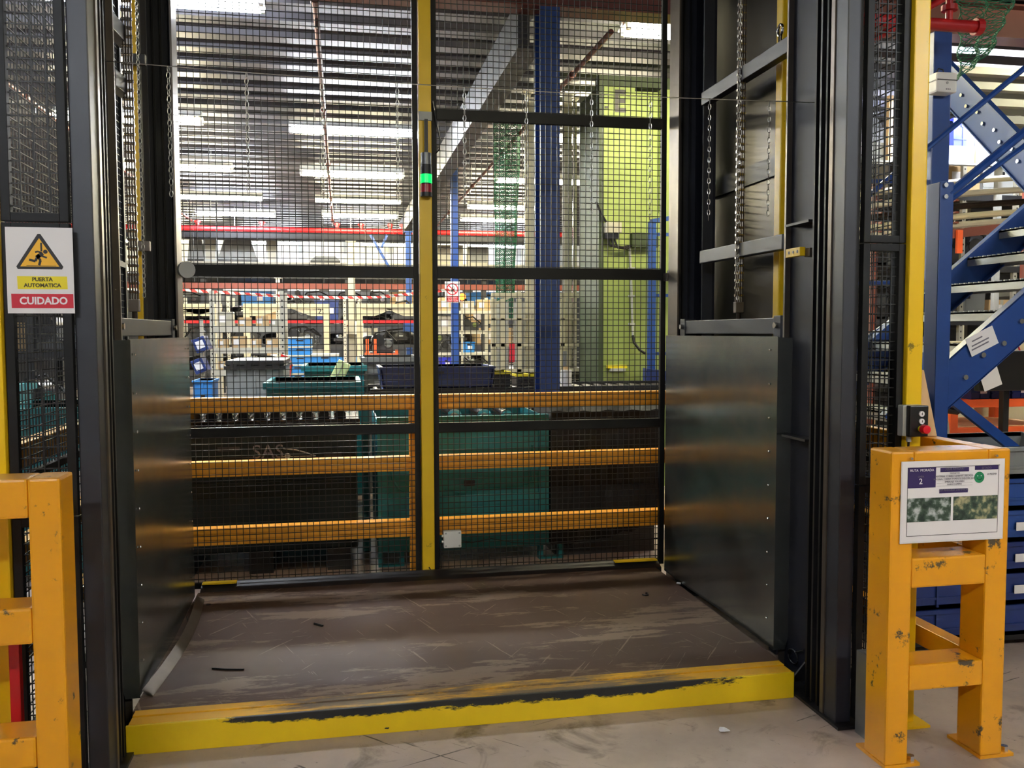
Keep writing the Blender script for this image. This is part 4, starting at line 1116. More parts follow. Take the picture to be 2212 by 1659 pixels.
MB().box(x0+.03, x0+.06, 14.19, 14.199, z0+.15, z0+.18).build('knob', 'rust_beam', t)
x0, x1, z0, z1 = rect(766, 694, 785, 722, 14.3)
tagm('white_board', MB().box(x0, x1, 14.3, 14.33, z0, z1), 'white_enamel', 'white board right of the far grey column', 'board')
# no-forklift sign
YS = 9.897
x0, x1, z0, z1 = rect(961, 608, 993, 654, YS); W_, H_ = x1-x0, z1-z0
t = thing('prohibition_sign', 'white no-forklift sign with red ring on the slim blue column', 'sign', (x0, YS, z0))
MB().box(x0, x1, YS-.004, YS, z0, z1).build('sign_board', 'paper', t)
cx, cz, r0 = x0+W_*.5, z0+H_*.64, W_*.40
ring = MB(); N = 28
vs = []
for i in range(N):
    a = 2*math.pi*i/N
    for rr in (r0, r0*.82):
        for yy in (YS-.006, YS-.004): vs.append((cx+rr*math.cos(a), yy, cz+rr*math.sin(a)))
ring.add(vs, [f for i in range(N) for f in ((4*i, 4*i+2, (4*i+6) % (4*N), (4*i+4) % (4*N)), (4*i, (4*i+4) % (4*N), (4*i+5) % (4*N), 4*i+1), (4*i+2, 4*i+3, (4*i+7) % (4*N), (4*i+6) % (4*N)))])
ring.bar((cx-r0*.62, YS-.007, cz+r0*.62), (cx+r0*.62, YS-.007, cz-r0*.62), .0015, r0*.17)
ring.build('red_ring', 'print_red', t)
fk = MB(); fk.box(cx-r0*.15, cx+r0*.35, YS-.0055, YS-.004, cz-r0*.25, cz+r0*.05); fk.box(cx-r0*.35, cx-r0*.28, YS-.0055, YS-.004, cz-r0*.4, cz+r0*.45); fk.box(cx-r0*.6, cx-r0*.3, YS-.0055, YS-.004, cz-r0*.4, cz-r0*.34)
fk.bar((cx-r0*.1, YS-.005, cz), (cx+r0*.05, YS-.005, cz+r0*.42), .001, r0*.06); fk.bar((cx+r0*.05, YS-.005, cz+r0*.42), (cx+r0*.3, YS-.005, cz+r0*.42), .001, r0*.06); fk.bar((cx+r0*.3, YS-.005, cz+r0*.42), (cx+r0*.35, YS-.005, cz), .001, r0*.06)
for dx in (-.1, .25): fk.cyl((cx+r0*dx, YS-.0058, cz-r0*.32), (cx+r0*dx, YS-.004, cz-r0*.32), r0*.12, 10)
fk.build('forklift_pictogram', 'print_black', t)
MB().box(x0+W_*.1, x1-W_*.1, YS-.005, YS-.004, z0+H_*.04, z0+H_*.30).build('red_panel', 'print_red', t)
for i, s_ in enumerate(('PROHIBIDO', 'EL PASO A', 'CARRETILLAS')): text(s_, H_*.085, (cx, YS-.006, z0+H_*(.25-i*.08)), 'print_white', t, ext=.0003)
c = at(999, 641, Y=11)
t = thing('orange_reflector', 'round orange lamp right of the no-forklift sign', 'lamp', (c.x, 11, c.z)); MB().cyl((c.x, 11, c.z), (c.x, 11.05, c.z), .055, 20).build('lens', 'lens_orange', t); MB().cyl((c.x, 11.05, c.z), (c.x, 11.09, c.z), .06, 20).build('housing', 'orange_paint', t)
MB().box(c.x-.015, c.x+.015, 11.05, 11.09, 0, c.z-.04).build('stand_post', 'dirty_white', t)
# barrier tape
P_ = [at(u, v, Y=9.75) for u, v in ((380, 624), (420, 628), (500, 633), (580, 638), (660, 641), (740, 643), (800, 642), (850, 639), (905, 633), (945, 629), (975, 625))]
m = MB()
for i in range(len(P_)-1):
    a, b = P_[i], P_[i+1]; h = .02
    m.add([(a.x, 9.75, a.z-h), (b.x, 9.75, b.z-h), (b.x, 9.75, b.z+h), (a.x, 9.75, a.z+h)], [(0, 1, 2, 3)])
tagm('warning_tape', m, 'barrier_tape', 'red and white striped tape sagging across the hall', 'tape')

# --- lime wall with stencilled letter, conduit, boxes
YL = 5.0
x0 = at(1303, 500, Y=YL).x; zt = zat(1380, 190, YL)
t = thing('lime_partition', 'tall lime green partition with a black letter E at the top', 'wall panel', (x0+1.2, YL, 0))
xr0, xr1, rz0, rz1 = rect(1371, 203, 1427, 460, YL)
xe = x0+2.6
MB().box(x0, xr0, YL, YL+.10, 0, zt).build('panel', 'lime_wall', t); MB().box(xr0, xe, YL, YL+.10, 0, rz0).build('panel', 'lime_wall', t)
MB().box(xr1, xe, YL, YL+.10, rz0, zt).build('panel', 'lime_wall', t); MB().box(xr0, xr1, YL+.05, YL+.10, rz0, zt-.02).build('recessed_panel', 'lime_wall', t)
MB().box(x0-.05, x0, YL-.02, YL+.7, 0, zt).build('edge_post', 'dark_green', t)
MB().box(x0-.05, xe, YL-.02, YL+.12, zt, zt+.10).build('head_rail', 'dark_green', t)
p = at(1339, 221, Y=YL); text('E', .29, (p.x, YL-.002, p.z), 'print_black', t, bold=.03, sx=.85)
p = at(1313, 232, Y=YL); MB().box(p.x-.03, p.x, YL-.012, YL, p.z-.01, p.z+.01).build('hinge_tab', 'print_black', t)
x0, x1, z0, z1 = rect(1309, 480, 1342, 503, YL-.1)
t = thing('cable_box', 'pale box with black cables on the lime partition', 'box', (x0, YL-.1, z0)); MB().box(x0, x1, YL-.12, YL-.001, z0, z1).build('box_body', 'dirty_white', t, .006); MB().box(x0, x1-.02, YL-.08, YL-.001, z0-.05, z0).build('gland_plate', 'black_plastic', t)
for k in range(3): MB().tube([(x1-.12+k*.03, YL-.05, z0-.04), (x1-.10+k*.04, YL-.06, z0-.12-k*.01), (x1+.03+k*.02, YL-.05, z0-.13-k*.01), at(1366, 530, Y=YL-.04)], .009, 6).build('cable', 'black_plastic', t)
MB().tube([(x0+.02, YL-.05, z1), (x0-.03, YL-.05, z1+.08), (x0-.08, YL-.03, z1+.2)], .012, 6).build('cable', 'black_plastic', t)
x0, x1, z0, z1 = rect(1365, 503, 1422, 534, YL-.05)
tagm('dark_plate', MB().box(x0, x1, YL-.06, YL-.001, z0, z1), 'dark_green', 'dark rectangular box on the lime partition behind the blue frame', 'box', .004)
a, b = at(1360, 532, Y=YL-.03), at(1367, 725, Y=YL-.03)
t = thing('conduit', 'thin grey conduit running down the lime partition', 'conduit', (a.x, YL-.03, b.z)); MB().tube([a, at(1364, 620, Y=YL-.03), b], .012, 8).build('pipe_run', 'light_grey', t)
MB().tube([b, at(1370, 740, Y=YL-.06), at(1382, 756, Y=YL-.1), at(1395, 764, Y=YL-.12)], .014, 8).build('flexible_hose', 'black_plastic', t)
for v in (700, 640, 580): c = at(1364, v, Y=YL-.01); MB().box(c.x-.03, c.x+.03, YL-.045, YL-.0, c.z-.01, c.z+.01).build('clip', 'light_grey', t)
x0, x1, z0, z1 = rect(1313, 789, 1356, 803, YL-.06)
t = thing('yellow_sensor', 'yellow bracket with small pale unit low on the lime partition', 'sensor', (x0, YL, z0)); MB().box(x0, x1, YL-.05, YL, (z0+z1)/2, z1).build('bracket', 'print_yellow', t, .003); MB().box(x0+.03, x1-.02, YL-.06, YL, z0, (z0+z1)/2).build('unit', 'light_grey', t, .003)
# blue frame in front of it
YB = 4.55
x0 = at(1402, 650, Y=YB).x; x1 = at(1417, 650, Y=YB).x; zt = zat(1409, 478, YB)
t = thing('blue_frame', 'blue tubular frame in front of the lime partition', 'frame', (x0, YB, 0))
MB().box(x0, x1, YB, YB+.05, 0, zt).build('post', 'blue_paint', t, .004); MB().bar((x0+.02, YB+.02, zt), (x0+1.1, YB-.0, zt+.19), .05, .04).build('top_arm', 'blue_paint', t)
for v in (506, 638, 764): z = zat(1430, v, YB); MB().box(x1, x1+1.0, YB+.01, YB+.04, z-.015, z+.015).build('cross_tube', 'blue_paint', t)
x0, x1, z0, z1 = rect(1396, 795, 1460, 848, YB-.1); MB().prism([(x0, z1), (x1, z1-.04), (x1, z0), (x0, z0)], 'y', YB-.12, YB-.001).build('blue_box', 'navy_plastic', t, .005)
# machine enclosure with white frames
YM = 6.0
def wpost(u, vt, vb, Y, w_, par, m='cream_paint', nm_='frame_post'):
    x = at(u, 650, Y=Y).x; MB().box(x-w_/2, x+w_/2, Y, Y+w_, 0 if vb is None else zat(u, vb, Y), zat(u, vt, Y)).build(nm_, m, par, .004)
t = thing('machine_guard', 'cream framed mesh machine guard behind the big blue column', 'machine guard', (at(1170, 700, Y=YM).x, YM, 0))
for u in (1066, 1086, 1122, 1160, 1216, 1290): wpost(u, 645, None, YM, .05, t)
xa, xb_ = at(1062, 650, Y=YM).x, at(1293, 650, Y=YM).x
for v, h in ((638, .05), (690, .02), (745, .03), (800, .03)):
    z = zat(1180, v, YM); MB().box(xa, xb_, YM, YM+.04, z-h/2, z+h/2).build('cross_rail', 'cream_paint', t)
MB().bar((xa, YM+.02, zat(1080, 660, YM)), (at(1125, 640, Y=YM).x, YM+.02, zat(1125, 630, YM)), .03, .03).build('sloping_rail', 'cream_paint', t)
zz0, zz1 = .3, zat(1180, 640, YM)
grid('y', xa, xb_, zz0, zz1, YM+.05, .06, .004).build('wire_mesh', 'dirty_white', t, stuff=True)
for u in (1100, 1141, 1250): a = rect(u-16, 650, u+14, 830, YM); MB().box(a[0], a[1], YM+.4, YM+.42, a[2]-.5, a[3]).build('inner_panel', 'light_grey', t)
a = rect(1101, 742, 1112, 782, YM-.02); MB().box(a[0], a[1], YM-.02, YM-.001, a[2], a[3]).build('red_notice', 'print_red', t)
MB().box(xa, xb_, YM+.1, YM+1.4, .0, zat(1180, 800, YM)).build('machine_bed', 'dark_machine', t, .01)
for (u, nm_, vt, m, wd) in ((1141, 'tall cream aluminium mast left of the big blue column', 200, 'cream_paint', .06), (1150, 'second tall mast hard against the big blue column', 215, 'dirty_white', .04),
                            (1227, 'tall aluminium mast right of the big blue column', 205, 'dirty_white', .09), (1243, 'slim tall mast right of the big blue column', 215, 'cream_paint', .035), (1268, 'dark blue tall mast near the lime partition', 300, 'blue_paint', .06)):
    x = at(u, 500, Y=YM+.3).x; z = zat(u, vt, YM+.3)
    t = thing('lifting_mast', nm_, 'mast', (x, YM+.3, 0)); MB().box(x-wd/2, x+wd/2, YM+.30, YM+.30+wd, 0, z).build('profile', m, t, .004); MB().box(x-wd/2-.005, x-wd/2, YM+.32, YM+.34, 0, z-.02).build('guide_strip', 'chrome', t); MB().box(x-wd, x+wd, YM+.28, YM+.32+wd, z, z+.02).build('cap', m, t)
# dark structure between lime wall and masts
x0, x1 = at(1275, 500, Y=YL+.8).x, at(1300, 500, Y=YL+.8).x
tagm('dark_curtain', MB().box(x0, x1, YL+.8, YL+.84, 0, zat(1290, 295, YL+.8)), 'dark_green', 'dark green strip curtain at the left edge of the lime partition', 'curtain')
# green net
def net(label, corners, n, m_, r=.004):
    A, B, C_, D = corners; mb = MB()
    def P(u, v): 
        p = A.lerp(B, u).lerp(D.lerp(C_, u), v); p = p.copy(); p.y += .05*math.sin(u*14)+.02*math.sin(v*20); return p
    for i in range(n[0]+1):
        for j in range(n[1]):
            u = i/n[0]; d = (.5/n[0]) * (1 if j % 2 else -1)
            u0 = min(1, max(0, u+d)); u1 = min(1, max(0, u-d))
            mb.bar(P(u0, j/n[1]), P(u1, (j+1)/n[1]), r, r); mb.bar(P(u1, j/n[1]), P(u0, (j+1)/n[1]), r, r) if j % 2 else None
    for j in range(0, n[1]+1): mb.tube([P(k/6, j/n[1]) for k in range(7)], r*.5, 3)
    return tagm('safety_net', mb, 'green_net', label, 'net', kind='stuff')
YN = 6.9
net('green safety net hanging left of the big blue column', (at(1066, 265, Y=YN), at(1128, 265, Y=YN), at(1110, 690, Y=YN), at(1072, 690, Y=YN)), (16, 95), 'green_net', .006)

# --- stacks of bins above the rail on the left
t = pc(787, 772, 906, 860, 5.2, 1.0, 'grey_plastic', 'big grey folding container left of the yellow centre post', zb=.0, rim=.04, name='folding_container', cat='container')
for k in range(3):
    a = rect(795, 782+k*24, 900, 786+k*24, 5.18); MB().box(a[0], a[1], 5.17, 5.19, a[2], a[3]).build('slat', 'mast_paint', t)
pc(577, 826, 772, 880, 3.9, .9, 'teal_paint', 'low teal metal bin in front, its rim just above the guard rail', zb=.0, slots=False, rim=.05, name='metal_bin', cat='bin')
pc(658, 790, 786, 850, 5.1, .9, 'teal_paint', 'tall teal metal bin under the leaning lime foam piece', zb=.0, slots=False, rim=.05, name='metal_bin', cat='bin')
GC = pc(489, 790, 612, 860, 4.9, 1.0, 'grey_plastic', 'big grey container with black lid behind the left guard rail', zb=.0, slots=False, rim=.03, name='folding_container', cat='container', lid='black_plastic')
x0, x1, z0, z1 = rect(487, 776, 614, 790, 4.9); t = GC; zl = zat(550, 790, 4.9)
MB().box(x0, x1, 4.88, 5.9, zl, z1-.01).build('lid_plate', 'black_plastic', t, .01)
for k in range(4): xx = x0+.04+k*(x1-x0-.14)/3; MB().box(xx, xx+.06, 4.87, 4.88, zl-.04, zl+.02).build('clip', 'black_plastic', t)
a, b = at(722, 828, Y=4.95), at(745, 782, Y=4.95)
t = thing('foam_block', 'pale lime foam block leaning over the teal bin', 'packaging', (a.x, 4.95, a.z)); MB().bar(a, b, .12, .15, (0, 1, 0)).build('block', 'lime_foam', t, .012); MB().bar(a+Vector((-.01,-.065,0)), b+Vector((-.01,-.065,0)), .008, .03, (0, 1, 0)).build('groove_strip', 'dirty_white', t)
# sky-blue box stack
YK = 8.6
zs_ = [zat(640, v, YK) for v in (826, 806, 787, 767, 748, 728)]
tb_ = thing('low_trolley', 'low dark trolley under the stack of sky blue boxes', 'trolley', (at(672, 800, Y=YK).x, YK, 0))
xa, xb_ = at(610, 800, Y=YK).x, at(735, 800, Y=YK).x
MB().box(xa, xb_, YK, YK+.6, zs_[0]-.05, zs_[0]).build('platform', 'mast_dark', tb_)
for xx in (xa+.03, xb_-.08):
    for yy in (YK+.03, YK+.5): MB().box(xx, xx+.05, yy, yy+.05, 0, zs_[0]-.05).build('leg', 'mast_dark', tb_)
for i in range(5):
    x0, x1 = at(613-(i < 2)*0+(0 if i > 1 else 6), 750, Y=YK).x, at(672-(0 if i > 1 else 16), 750, Y=YK).x
    t = thing('lidded_box', 'sky blue box with white lid, %s of the stack of five' % ('bottom one', 'second from the bottom', 'middle one', 'second from the top', 'topmost')[i], 'box', ((x0+x1)/2, YK, zs_[i]), 'stack of sky blue boxes')
    MB().box(x0, x1, YK+.01, YK+.5, zs_[i], zs_[i+1]-.022).build('box_body', 'blue_crate', t, .004)
    MB().box(x0-.008, x1+.008, YK, YK+.51, zs_[i+1]-.022, zs_[i+1]-.001).build('lid', 'rack_white', t, .003)
    xc = (x0+x1)/2+.03; MB().box(xc-.045, xc+.045, YK+.007, YK+.0095, zs_[i+1]-.055, zs_[i+1]-.037).build('handle_slot', 'print_black', t)
x0, x1, z0, z1 = rect(673, 765, 731, 787, YK)
zc = zs_[0]
carton(x0+.02, x1-.02, YK+.03, YK+.45, zs_[0], z0, 'bright_blue' if False else 'navy_plastic', 'dark blue carton beneath the single sky blue box')
t = thing('lidded_box', 'single wide sky blue box with white lid right of the stack', 'box', ((x0+x1)/2, YK, z0))
MB().box(x0, x1, YK+.01, YK+.5, z0, z1-.03).build('box_body', 'blue_crate', t, .004); MB().box(x0-.008, x1+.008, YK, YK+.51, z1-.03, z1).build('lid', 'rack_white', t, .003); MB().box((x0+x1)/2-.05, (x0+x1)/2+.05, YK+.006, YK+.0095, z1-.06, z1-.04).build('handle_slot', 'print_black', t)
# red glossy bumper beside the white rack
p0 = [at(u, v, Y=6.9) for u, v in ((606, 772), (618, 775), (624, 790), (620, 808), (611, 828), (606, 845))]
t = thing('red_shell', 'curved glossy red moulding hung on the white rack post', 'car part', p0[0]); MB().tube(p0, .045, 8).build('red_body', 'red_gloss', t, .0, True); MB().tube([p+Vector((-.04, -.02, 0)) for p in p0[1:-1]], .03, 6).build('dark_inner', 'black_plastic', t, 0, True)

# white perforated rack with cartons
rack('white perforated rack with cardboard boxes behind the left gate leaf', 'white rack', 458, 610, 7.05, (752, 706, 800), 'rack_white', 3, .6, 'b', top_v=628, fill=1, wmin=.09, wmax=.17, beam=.06)
YR = 7.0
for k, (u0, v0, u1, v1, lab) in enumerate(((424, 728, 450, 762, 'upper'), (422, 775, 446, 806, 'lower'))):
    a = at(u0, (v0+v1)/2+4, Y=6.3); b = at(u1, (v0+v1)/2-6, Y=6.3)
    t = thing('tilted_bin', '%s of two tilted navy picking bins beside the left side wall' % lab, 'bin', a)
    MB().bar(a, b, .3, .15).build('bin_body', 'navy_plastic', t, .008); d_ = (b-a)*.2; MB().bar(a+d_+Vector((0, -.155, 0)), b-d_+Vector((0, -.155, 0)), .004, .08).build('paper_label', 'paper', t)
xx = at(437, 750, Y=6.5).x
tagm('bin_stand', MB().box(xx-.02, xx+.02, 6.43, 6.47, 0, zat(437, 690, 6.5)), 'dirty_white', 'pale stand post carrying the tilted navy bins', 'stand')
x0, x1, z0, z1 = rect(418, 822, 458, 858, 5.2); crate(x0, x1, 5.2, 5.6, 0.0, z1, 'blue_crate', 'sky blue bin low beside the left galvanised wall', tag_m='paper')

# orange engine trolley
YO = 8.3
x0, x1, z0, z1 = rect(790, 735, 862, 772, YO)
t = thing('engine_trolley', 'orange trolley frame carrying a dark engine', 'trolley', ((x0+x1)/2, YO, 0))
MB().box(x0, x1, YO, YO+.05, z0, z0+.05).build('deck_beam', 'orange_paint', t); MB().box(x0, x1, YO+.5, YO+.55, z0, z0+.05).build('deck_beam', 'orange_paint', t)
for xx in (x0, x0+.10, x1-.05): MB().box(xx, xx+.04, YO-.01, YO+.04, 0, z0+.24 if xx < x0+.2 else z0+.1).build('post', 'orange_paint', t)
machine_part(x0+.06, x1-.03, YO+.06, YO+.5, z0+.05, z1+.14, 'dark engine block standing on the orange trolley', random)

# far racks, gantries, upper conveyor
rack('far rack of car mouldings left of the blue box stack', 'far left rack', 385, 600, 12.4, (800, 745, 692), 'rack_white', 11, .8, 'pecp', top_v=640, fill=.95, wmin=.35, wmax=.8, posts=3, strip='red_frame', bm='dark_machine')
rack('far rack of car mouldings between the box stack and the grey column', 'far middle rack', 606, 745, 12.6, (800, 745, 692), 'rack_white', 12, .8, 'pepc', top_v=640, fill=.95, wmin=.4, wmax=.8, posts=2, strip='red_frame', bm='dark_machine')
rack('far rack of car mouldings right of the grey column', 'far right rack', 778, 905, 12.5, (800, 745, 692), 'rack_white', 13, .8, 'peep', top_v=645, fill=.95, wmin=.35, wmax=.7, posts=2, strip='red_frame', bm='dark_machine')
rack('pale rack with bins right of the yellow centre post', 'rack right of yellow post', 943, 1064, 11.6, (800, 762, 715, 672), 'rack_white', 14, .7, 'ceb', top_v=640, fill=.95, wmin=.2, wmax=.45, cols=('navy_plastic', 'grey_plastic', 'bright_blue', 'blue_crate'))
rack('long dark rack at the very back of the hall, left part', 'left rearmost rack', 300, 640, 19.5, (800, 745, 700, 660), 'dark_machine', 15, .9, 'epcb', top_v=628, fill=1, wmin=.5, wmax=1.1, posts=3)
rack('long dark rack at the very back of the hall, right part', 'right rearmost rack', 645, 1110, 19.5, (800, 745, 700, 660), 'dark_machine', 16, .9, 'epcb', top_v=628, fill=1, wmin=.5, wmax=1.1, posts=4)
def gantry(u0, u1, Y, label, num=None):
    x0, x1 = at(u0, 670, Y=Y).x, at(u1, 670, Y=Y).x; z1 = zat((u0+u1)/2, 656, Y); z0 = zat((u0+u1)/2, 680, Y)
    t = thing('cream_gantry', label, 'gantry', ((x0+x1)/2, Y, 0))
    MB().box(x0, x1, Y, Y+.12, z1-.08, z1).build('cross_beam', 'cream_paint', t, .004)
    for s_ in (0, 1):
        xa = x0 if not s_ else x1; k = 1 if not s_ else -1
        MB().prism([(xa, z1-.08), (xa+k*.62, z1-.08), (xa+k*.3, z0-.02), (xa, z0-.02)], 'y', Y+.02, Y+.06).build('haunch_plate', 'cream_paint', t)
        MB().box(min(xa, xa+k*.1), max(xa, xa+k*.1), Y, Y+.1, 0, z1-.08).build('leg', 'cream_paint', t, .004)
    MB().box(x0+.6, x1-.6, Y+.02, Y+.06, z1-.14, z1-.12).build('rail_track', 'mast_dark', t)
    if num: p = at(num[1], 673, Y=Y+.01); text(num[0], .13, (p.x, Y+.018, p.z), 'print_black', t, bold=.01)
gantry(380, 478, 11.4, 'cream gantry frame at the far left behind the tape')
gantry(525, 712, 11.6, 'cream gantry frame marked 22 behind the tape', ('22', 695))
gantry(770, 912, 11.5, 'cream gantry frame hidden by the yellow centre post', None)
# overhead rust conveyor, mezzanine, hoppers
a = zat(640, 624, 15.2); b = zat(640, 611, 15.2)
t = thing('rust_conveyor', 'rust-red overhead conveyor beam below the black fence bar', 'conveyor', (0, 15.2, a))
MB().box(-6, 5.5, 15.2, 15.3, a, b).build('beam', 'rust_beam', t)
for u in (420, 470, 610, 700, 790, 850, 1010): x = at(u, 610, Y=15.25).x; MB().box(x-.006, x+.006, 15.24, 15.25, b, CZ+.1).build('hanger', 'mast_dark', t); MB().box(x-.1, x+.1, 15.18, 15.32, a-.05, a).build('trolley_wheel_box', 'mast_dark', t)
a = zat(640, 600, 18.2); b = zat(640, 585, 18.2)
t = thing('mezzanine_conveyor', 'pale conveyor on the dark mezzanine edge under the bright back wall', 'conveyor', (0, 18.2, a))
MB().box(-8, 6.5, 18.2, 20.2, a-.02, a+.12).build('floor_slab', 'dark_machine', t)
zc = zat(640, 566, 18.2); MB().box(-8, 6.5, 18.3, 18.35, zc-.05, zc).build('conveyor_rail', 'dirty_white', t); MB().box(-8, 6.5, 18.9, 18.95, zc-.05, zc).build('conveyor_rail', 'dirty_white', t)
for i in range(30): x = -7.8+i*.48; MB().box(x, x+.04, 18.3, 18.34, a+.12, zc-.05).build('conveyor_leg', 'dirty_white', t)
for x in (-6.5, -3.2, .1, 3.4, 6.2): MB().box(x, x+.12, 18.3, 18.42, 0, a-.02).build('support_post', 'dark_machine', t)
def hopper(u0, u1, vt, vb, label):
    Y = 18.45; x0, x1 = at(u0, 550, Y=Y).x, at(u1, 550, Y=Y).x; z1 = zat(u0, vt, Y); z0 = zc+.001
    t = thing('grey_hopper', label, 'hopper', ((x0+x1)/2, Y, z0)); s_ = (x1-x0)*.18
    MB().prism([(x0+s_, z1), (x1-s_, z1), (x1, z0+.06), (x0, z0+.06)], 'y', Y, Y+.4).build('chute', 'grey_plastic', t); MB().box(x0, x1, Y-.02, Y+.42, z0, z0+.06).build('base_tray', 'mast_dark', t)
hopper(470, 556, 515, 560, 'grey hopper on the far upper conveyor, left one')
hopper(670, 735, 553, 566, 'low dark hopper on the far upper conveyor, middle one')
hopper(405, 440, 500, 560, 'grey cabinet-like hopper beside the left mast')
for i, (u0, u1, v0, v1) in enumerate(((440, 470, 512, 560), (575, 600, 512, 560), (1010, 1055, 533, 565), (945, 1000, 530, 570))):
    x0, x1, z0, z1 = rect(u0, v0, u1, v1, 18.5)
    t = thing('control_cabinet', ('pale cabinet left of the left hopper', 'narrow pale cabinet right of the left hopper', 'grey cabinet with dark window right of the slim blue column', 'cream cabinet between the yellow post and slim blue column')[i]+' on the mezzanine', 'cabinet', (x0, 18.5, zc))
    MB().box(x0, x1, 18.45, 18.8, zc+.001, z1).build('cabinet_body', ('light_grey', 'light_grey', 'dirty_white', 'cream_paint')[i], t, .01); MB().box(x0+.05, x1-.05, 18.43, 18.45, zc+.06, z1-.06).build('door', ('dirty_white', 'dirty_white', 'grey_plastic', 'dirty_white')[i], t)
zq = zat(640, 506, 17.5)
tagm('air_duct', MB().box(-9, 7, 17.4, 17.9, zq-.12, zq+.06), 'beam_grey', 'dark horizontal duct right under the far ceiling', 'duct', .01)

# --- left of the lift, seen through the screens
rack('grey rack seen through the left front screen', 'rack behind left screen', -90, 215, 4.6, (895, 760, 640), 'mast_dark', 21, .8, 'ebcp', top_v=560, fill=.9, wmin=.25, wmax=.5, posts=3)
crate(-3.1, -2.25, 2.9, 3.7, 0, zat(90, 838, 2.9), 'teal_paint', 'teal stillage seen low through the left front screen', slots=False, rim=.05, name='metal_bin', cat='bin', tag_m='paper')
crate(-2.15, -1.42, 2.7, 3.4, 0, zat(140, 880, 2.7), 'teal_paint', 'second teal stillage nearer the left mast', slots=False, rim=.05, name='metal_bin', cat='bin', tag_m='paper')
x0, x1 = at(22, 1450, Y=-.42).x, at(45, 1450, Y=-.42).x
t = thing('red_channel', 'red upright channel inside the left barrier', 'channel', (x0, -.42, 0)); MB().box(x0, x1, -.43, -.40, 0, at(30, 1375, Y=-.42).z).build('channel_body', 'red_frame', t, .003)

# ================================================================== STAIRS AND RACKS ON THE RIGHT
def stair(label, P, Q, yn, yf, n, w_=.20, plate=True, nm='steel_stair'):
    t = thing(nm, label, 'stairs', (P.x, yn, P.z))
    for yy in (yn, yf-.012):
        a = Vector((P.x, yy+.006, P.z)); b = Vector((Q.x, yy+.006, Q.z))
        MB().bar(a, b, .010, w_).build('stringer', 'stair_blue', t)
        d = (b-a).normalized(); nrm = Vector((-d.z, 0, d.x)) if d.x > 0 else Vector((d.z, 0, -d.x))
        for s_ in (-1, 1): MB().bar(a+nrm*s_*w_/2+Vector((0, .02 if yy == yn else -.02, 0)), b+nrm*s_*w_/2+Vector((0, .02 if yy == yn else -.02, 0)), .05, .008).build('stringer_flange', 'stair_blue', t)
    for i in range(n):
        f_ = (i+.5)/n; x = P.x+(Q.x-P.x)*f_; z = P.z+(Q.z-P.z)*f_
        tr = MB().box(x-.12, x+.12, yn+.012, yf-.014, z-.005, z+.005); tr.box(x-.12, x-.115, yn+.012, yf-.014, z-.045, z+.005); tr.box(x+.115, x+.12, yn+.012, yf-.014, z-.045, z+.005)
        tr = tr.build('tread', 'galv_tread', t)
        k = MB()
        for j in range(22):
            yy = yn+.03+j*(yf-yn-.06)/21; k.box(x-.118, x-.10, yy, yy+.012, z+.005, z+.012)
        k.build('grip_teeth', 'galv_tread', tr, stuff=True)
        if plate:
            for dx in (-.06, .06): MB().cyl((x+dx, yn-.012, z-.02+dx*.5), (x+dx, yn-.0, z-.02+dx*.5), .014, 8).build('bolt', 'screw_steel', t)
    return t
P, Q = at(2035, 806, Y=.7), at(2212, 650, Y=.7); d = Q-P
P = P-d*.55; Q = Q+d*2.2; off = Vector((0, 0, -.09))
s1 = stair('lower flight of the blue steel stairs climbing to the right', P+off, Q+off, .70, 1.62, 8)
def stair_y(label, xn, xf, A, B, n, w_=.24):
    # flight running away from the viewer: A near and low, B far and high (y, z)
    t = thing('steel_stair', label, 'stairs', (xn, A[0], A[1]))
    for xx in (xn, xf):
        a = Vector((xx, A[0], A[1])); b = Vector((xx, B[0], B[1]))
        MB().bar(a, b, .012, w_).build('stringer', 'stair_blue', t)
        d = (b-a).normalized(); nrm = Vector((0, -d.z, d.y))
        for s_ in (-1, 1): MB().bar(a+nrm*s_*w_/2, b+nrm*s_*w_/2, .05, .008).build('stringer_flange', 'stair_blue', t)
    for i in range(n):
        f_ = (i+.5)/n; y = A[0]+(B[0]-A[0])*f_; z = A[1]+(B[1]-A[1])*f_+.05
        tr = MB().box(xn+.01, xf-.01, y-.11, y+.11, z-.004, z+.004); tr.box(xn+.01, xf-.01, y-.115, y-.11, z-.05, z+.004); tr.box(xn+.01, xf-.01, y+.11, y+.115, z-.05, z+.004)
        tr.build('tread', 'galv_tread', t)
        for dy in (-.06, .06): MB().cyl((xn-.02, y+dy, z-.05+dy*.6), (xn-.006, y+dy, z-.05+dy*.6), .014, 8).build('bolt', 'screw_steel', t)
    return t
XU = 4.6
A_ = at(2212, 352, X=XU); B_ = at(2065, 196, X=XU); dy_, dz_ = B_.y-A_.y, B_.z-A_.z
stair_y('upper flight of the blue steel stairs rising away from the viewer', XU, XU+.95, (A_.y-dy_*.9, A_.z-dz_*.9), (B_.y+dy_*.35, B_.z+dz_*.35), 9)
def bpost(u0, u1, vt, Y, label):
    x0, x1 = at(u0, 600, Y=Y).x, at(u1, 600, Y=Y).x; z = min(CZ, zat(u0, vt, Y))
    t = thing('stair_post', label, 'post', ((x0+x1)/2, Y, 0)); MB().box(x0, x1, Y, Y+.10, 0, z).build('shaft', 'stair_blue', t, .005); MB().box(x0-.04, x1+.04, Y-.03, Y+.13, 0, .012).build('base_plate', 'stair_blue', t)
    for v in (400, 425): c = at((u0+u1)/2, v, Y=Y); MB().cyl((c.x, Y-.012, c.z), (c.x, Y, c.z), .012, 8).build('bolt', 'screw_steel', t)
    return t
bpost(2006, 2044, 66, 1.60, 'tall blue stair post with the white alarm box')
bpost(2026, 2056, 392, .58, 'shorter blue post at the foot of the lower stair flight')
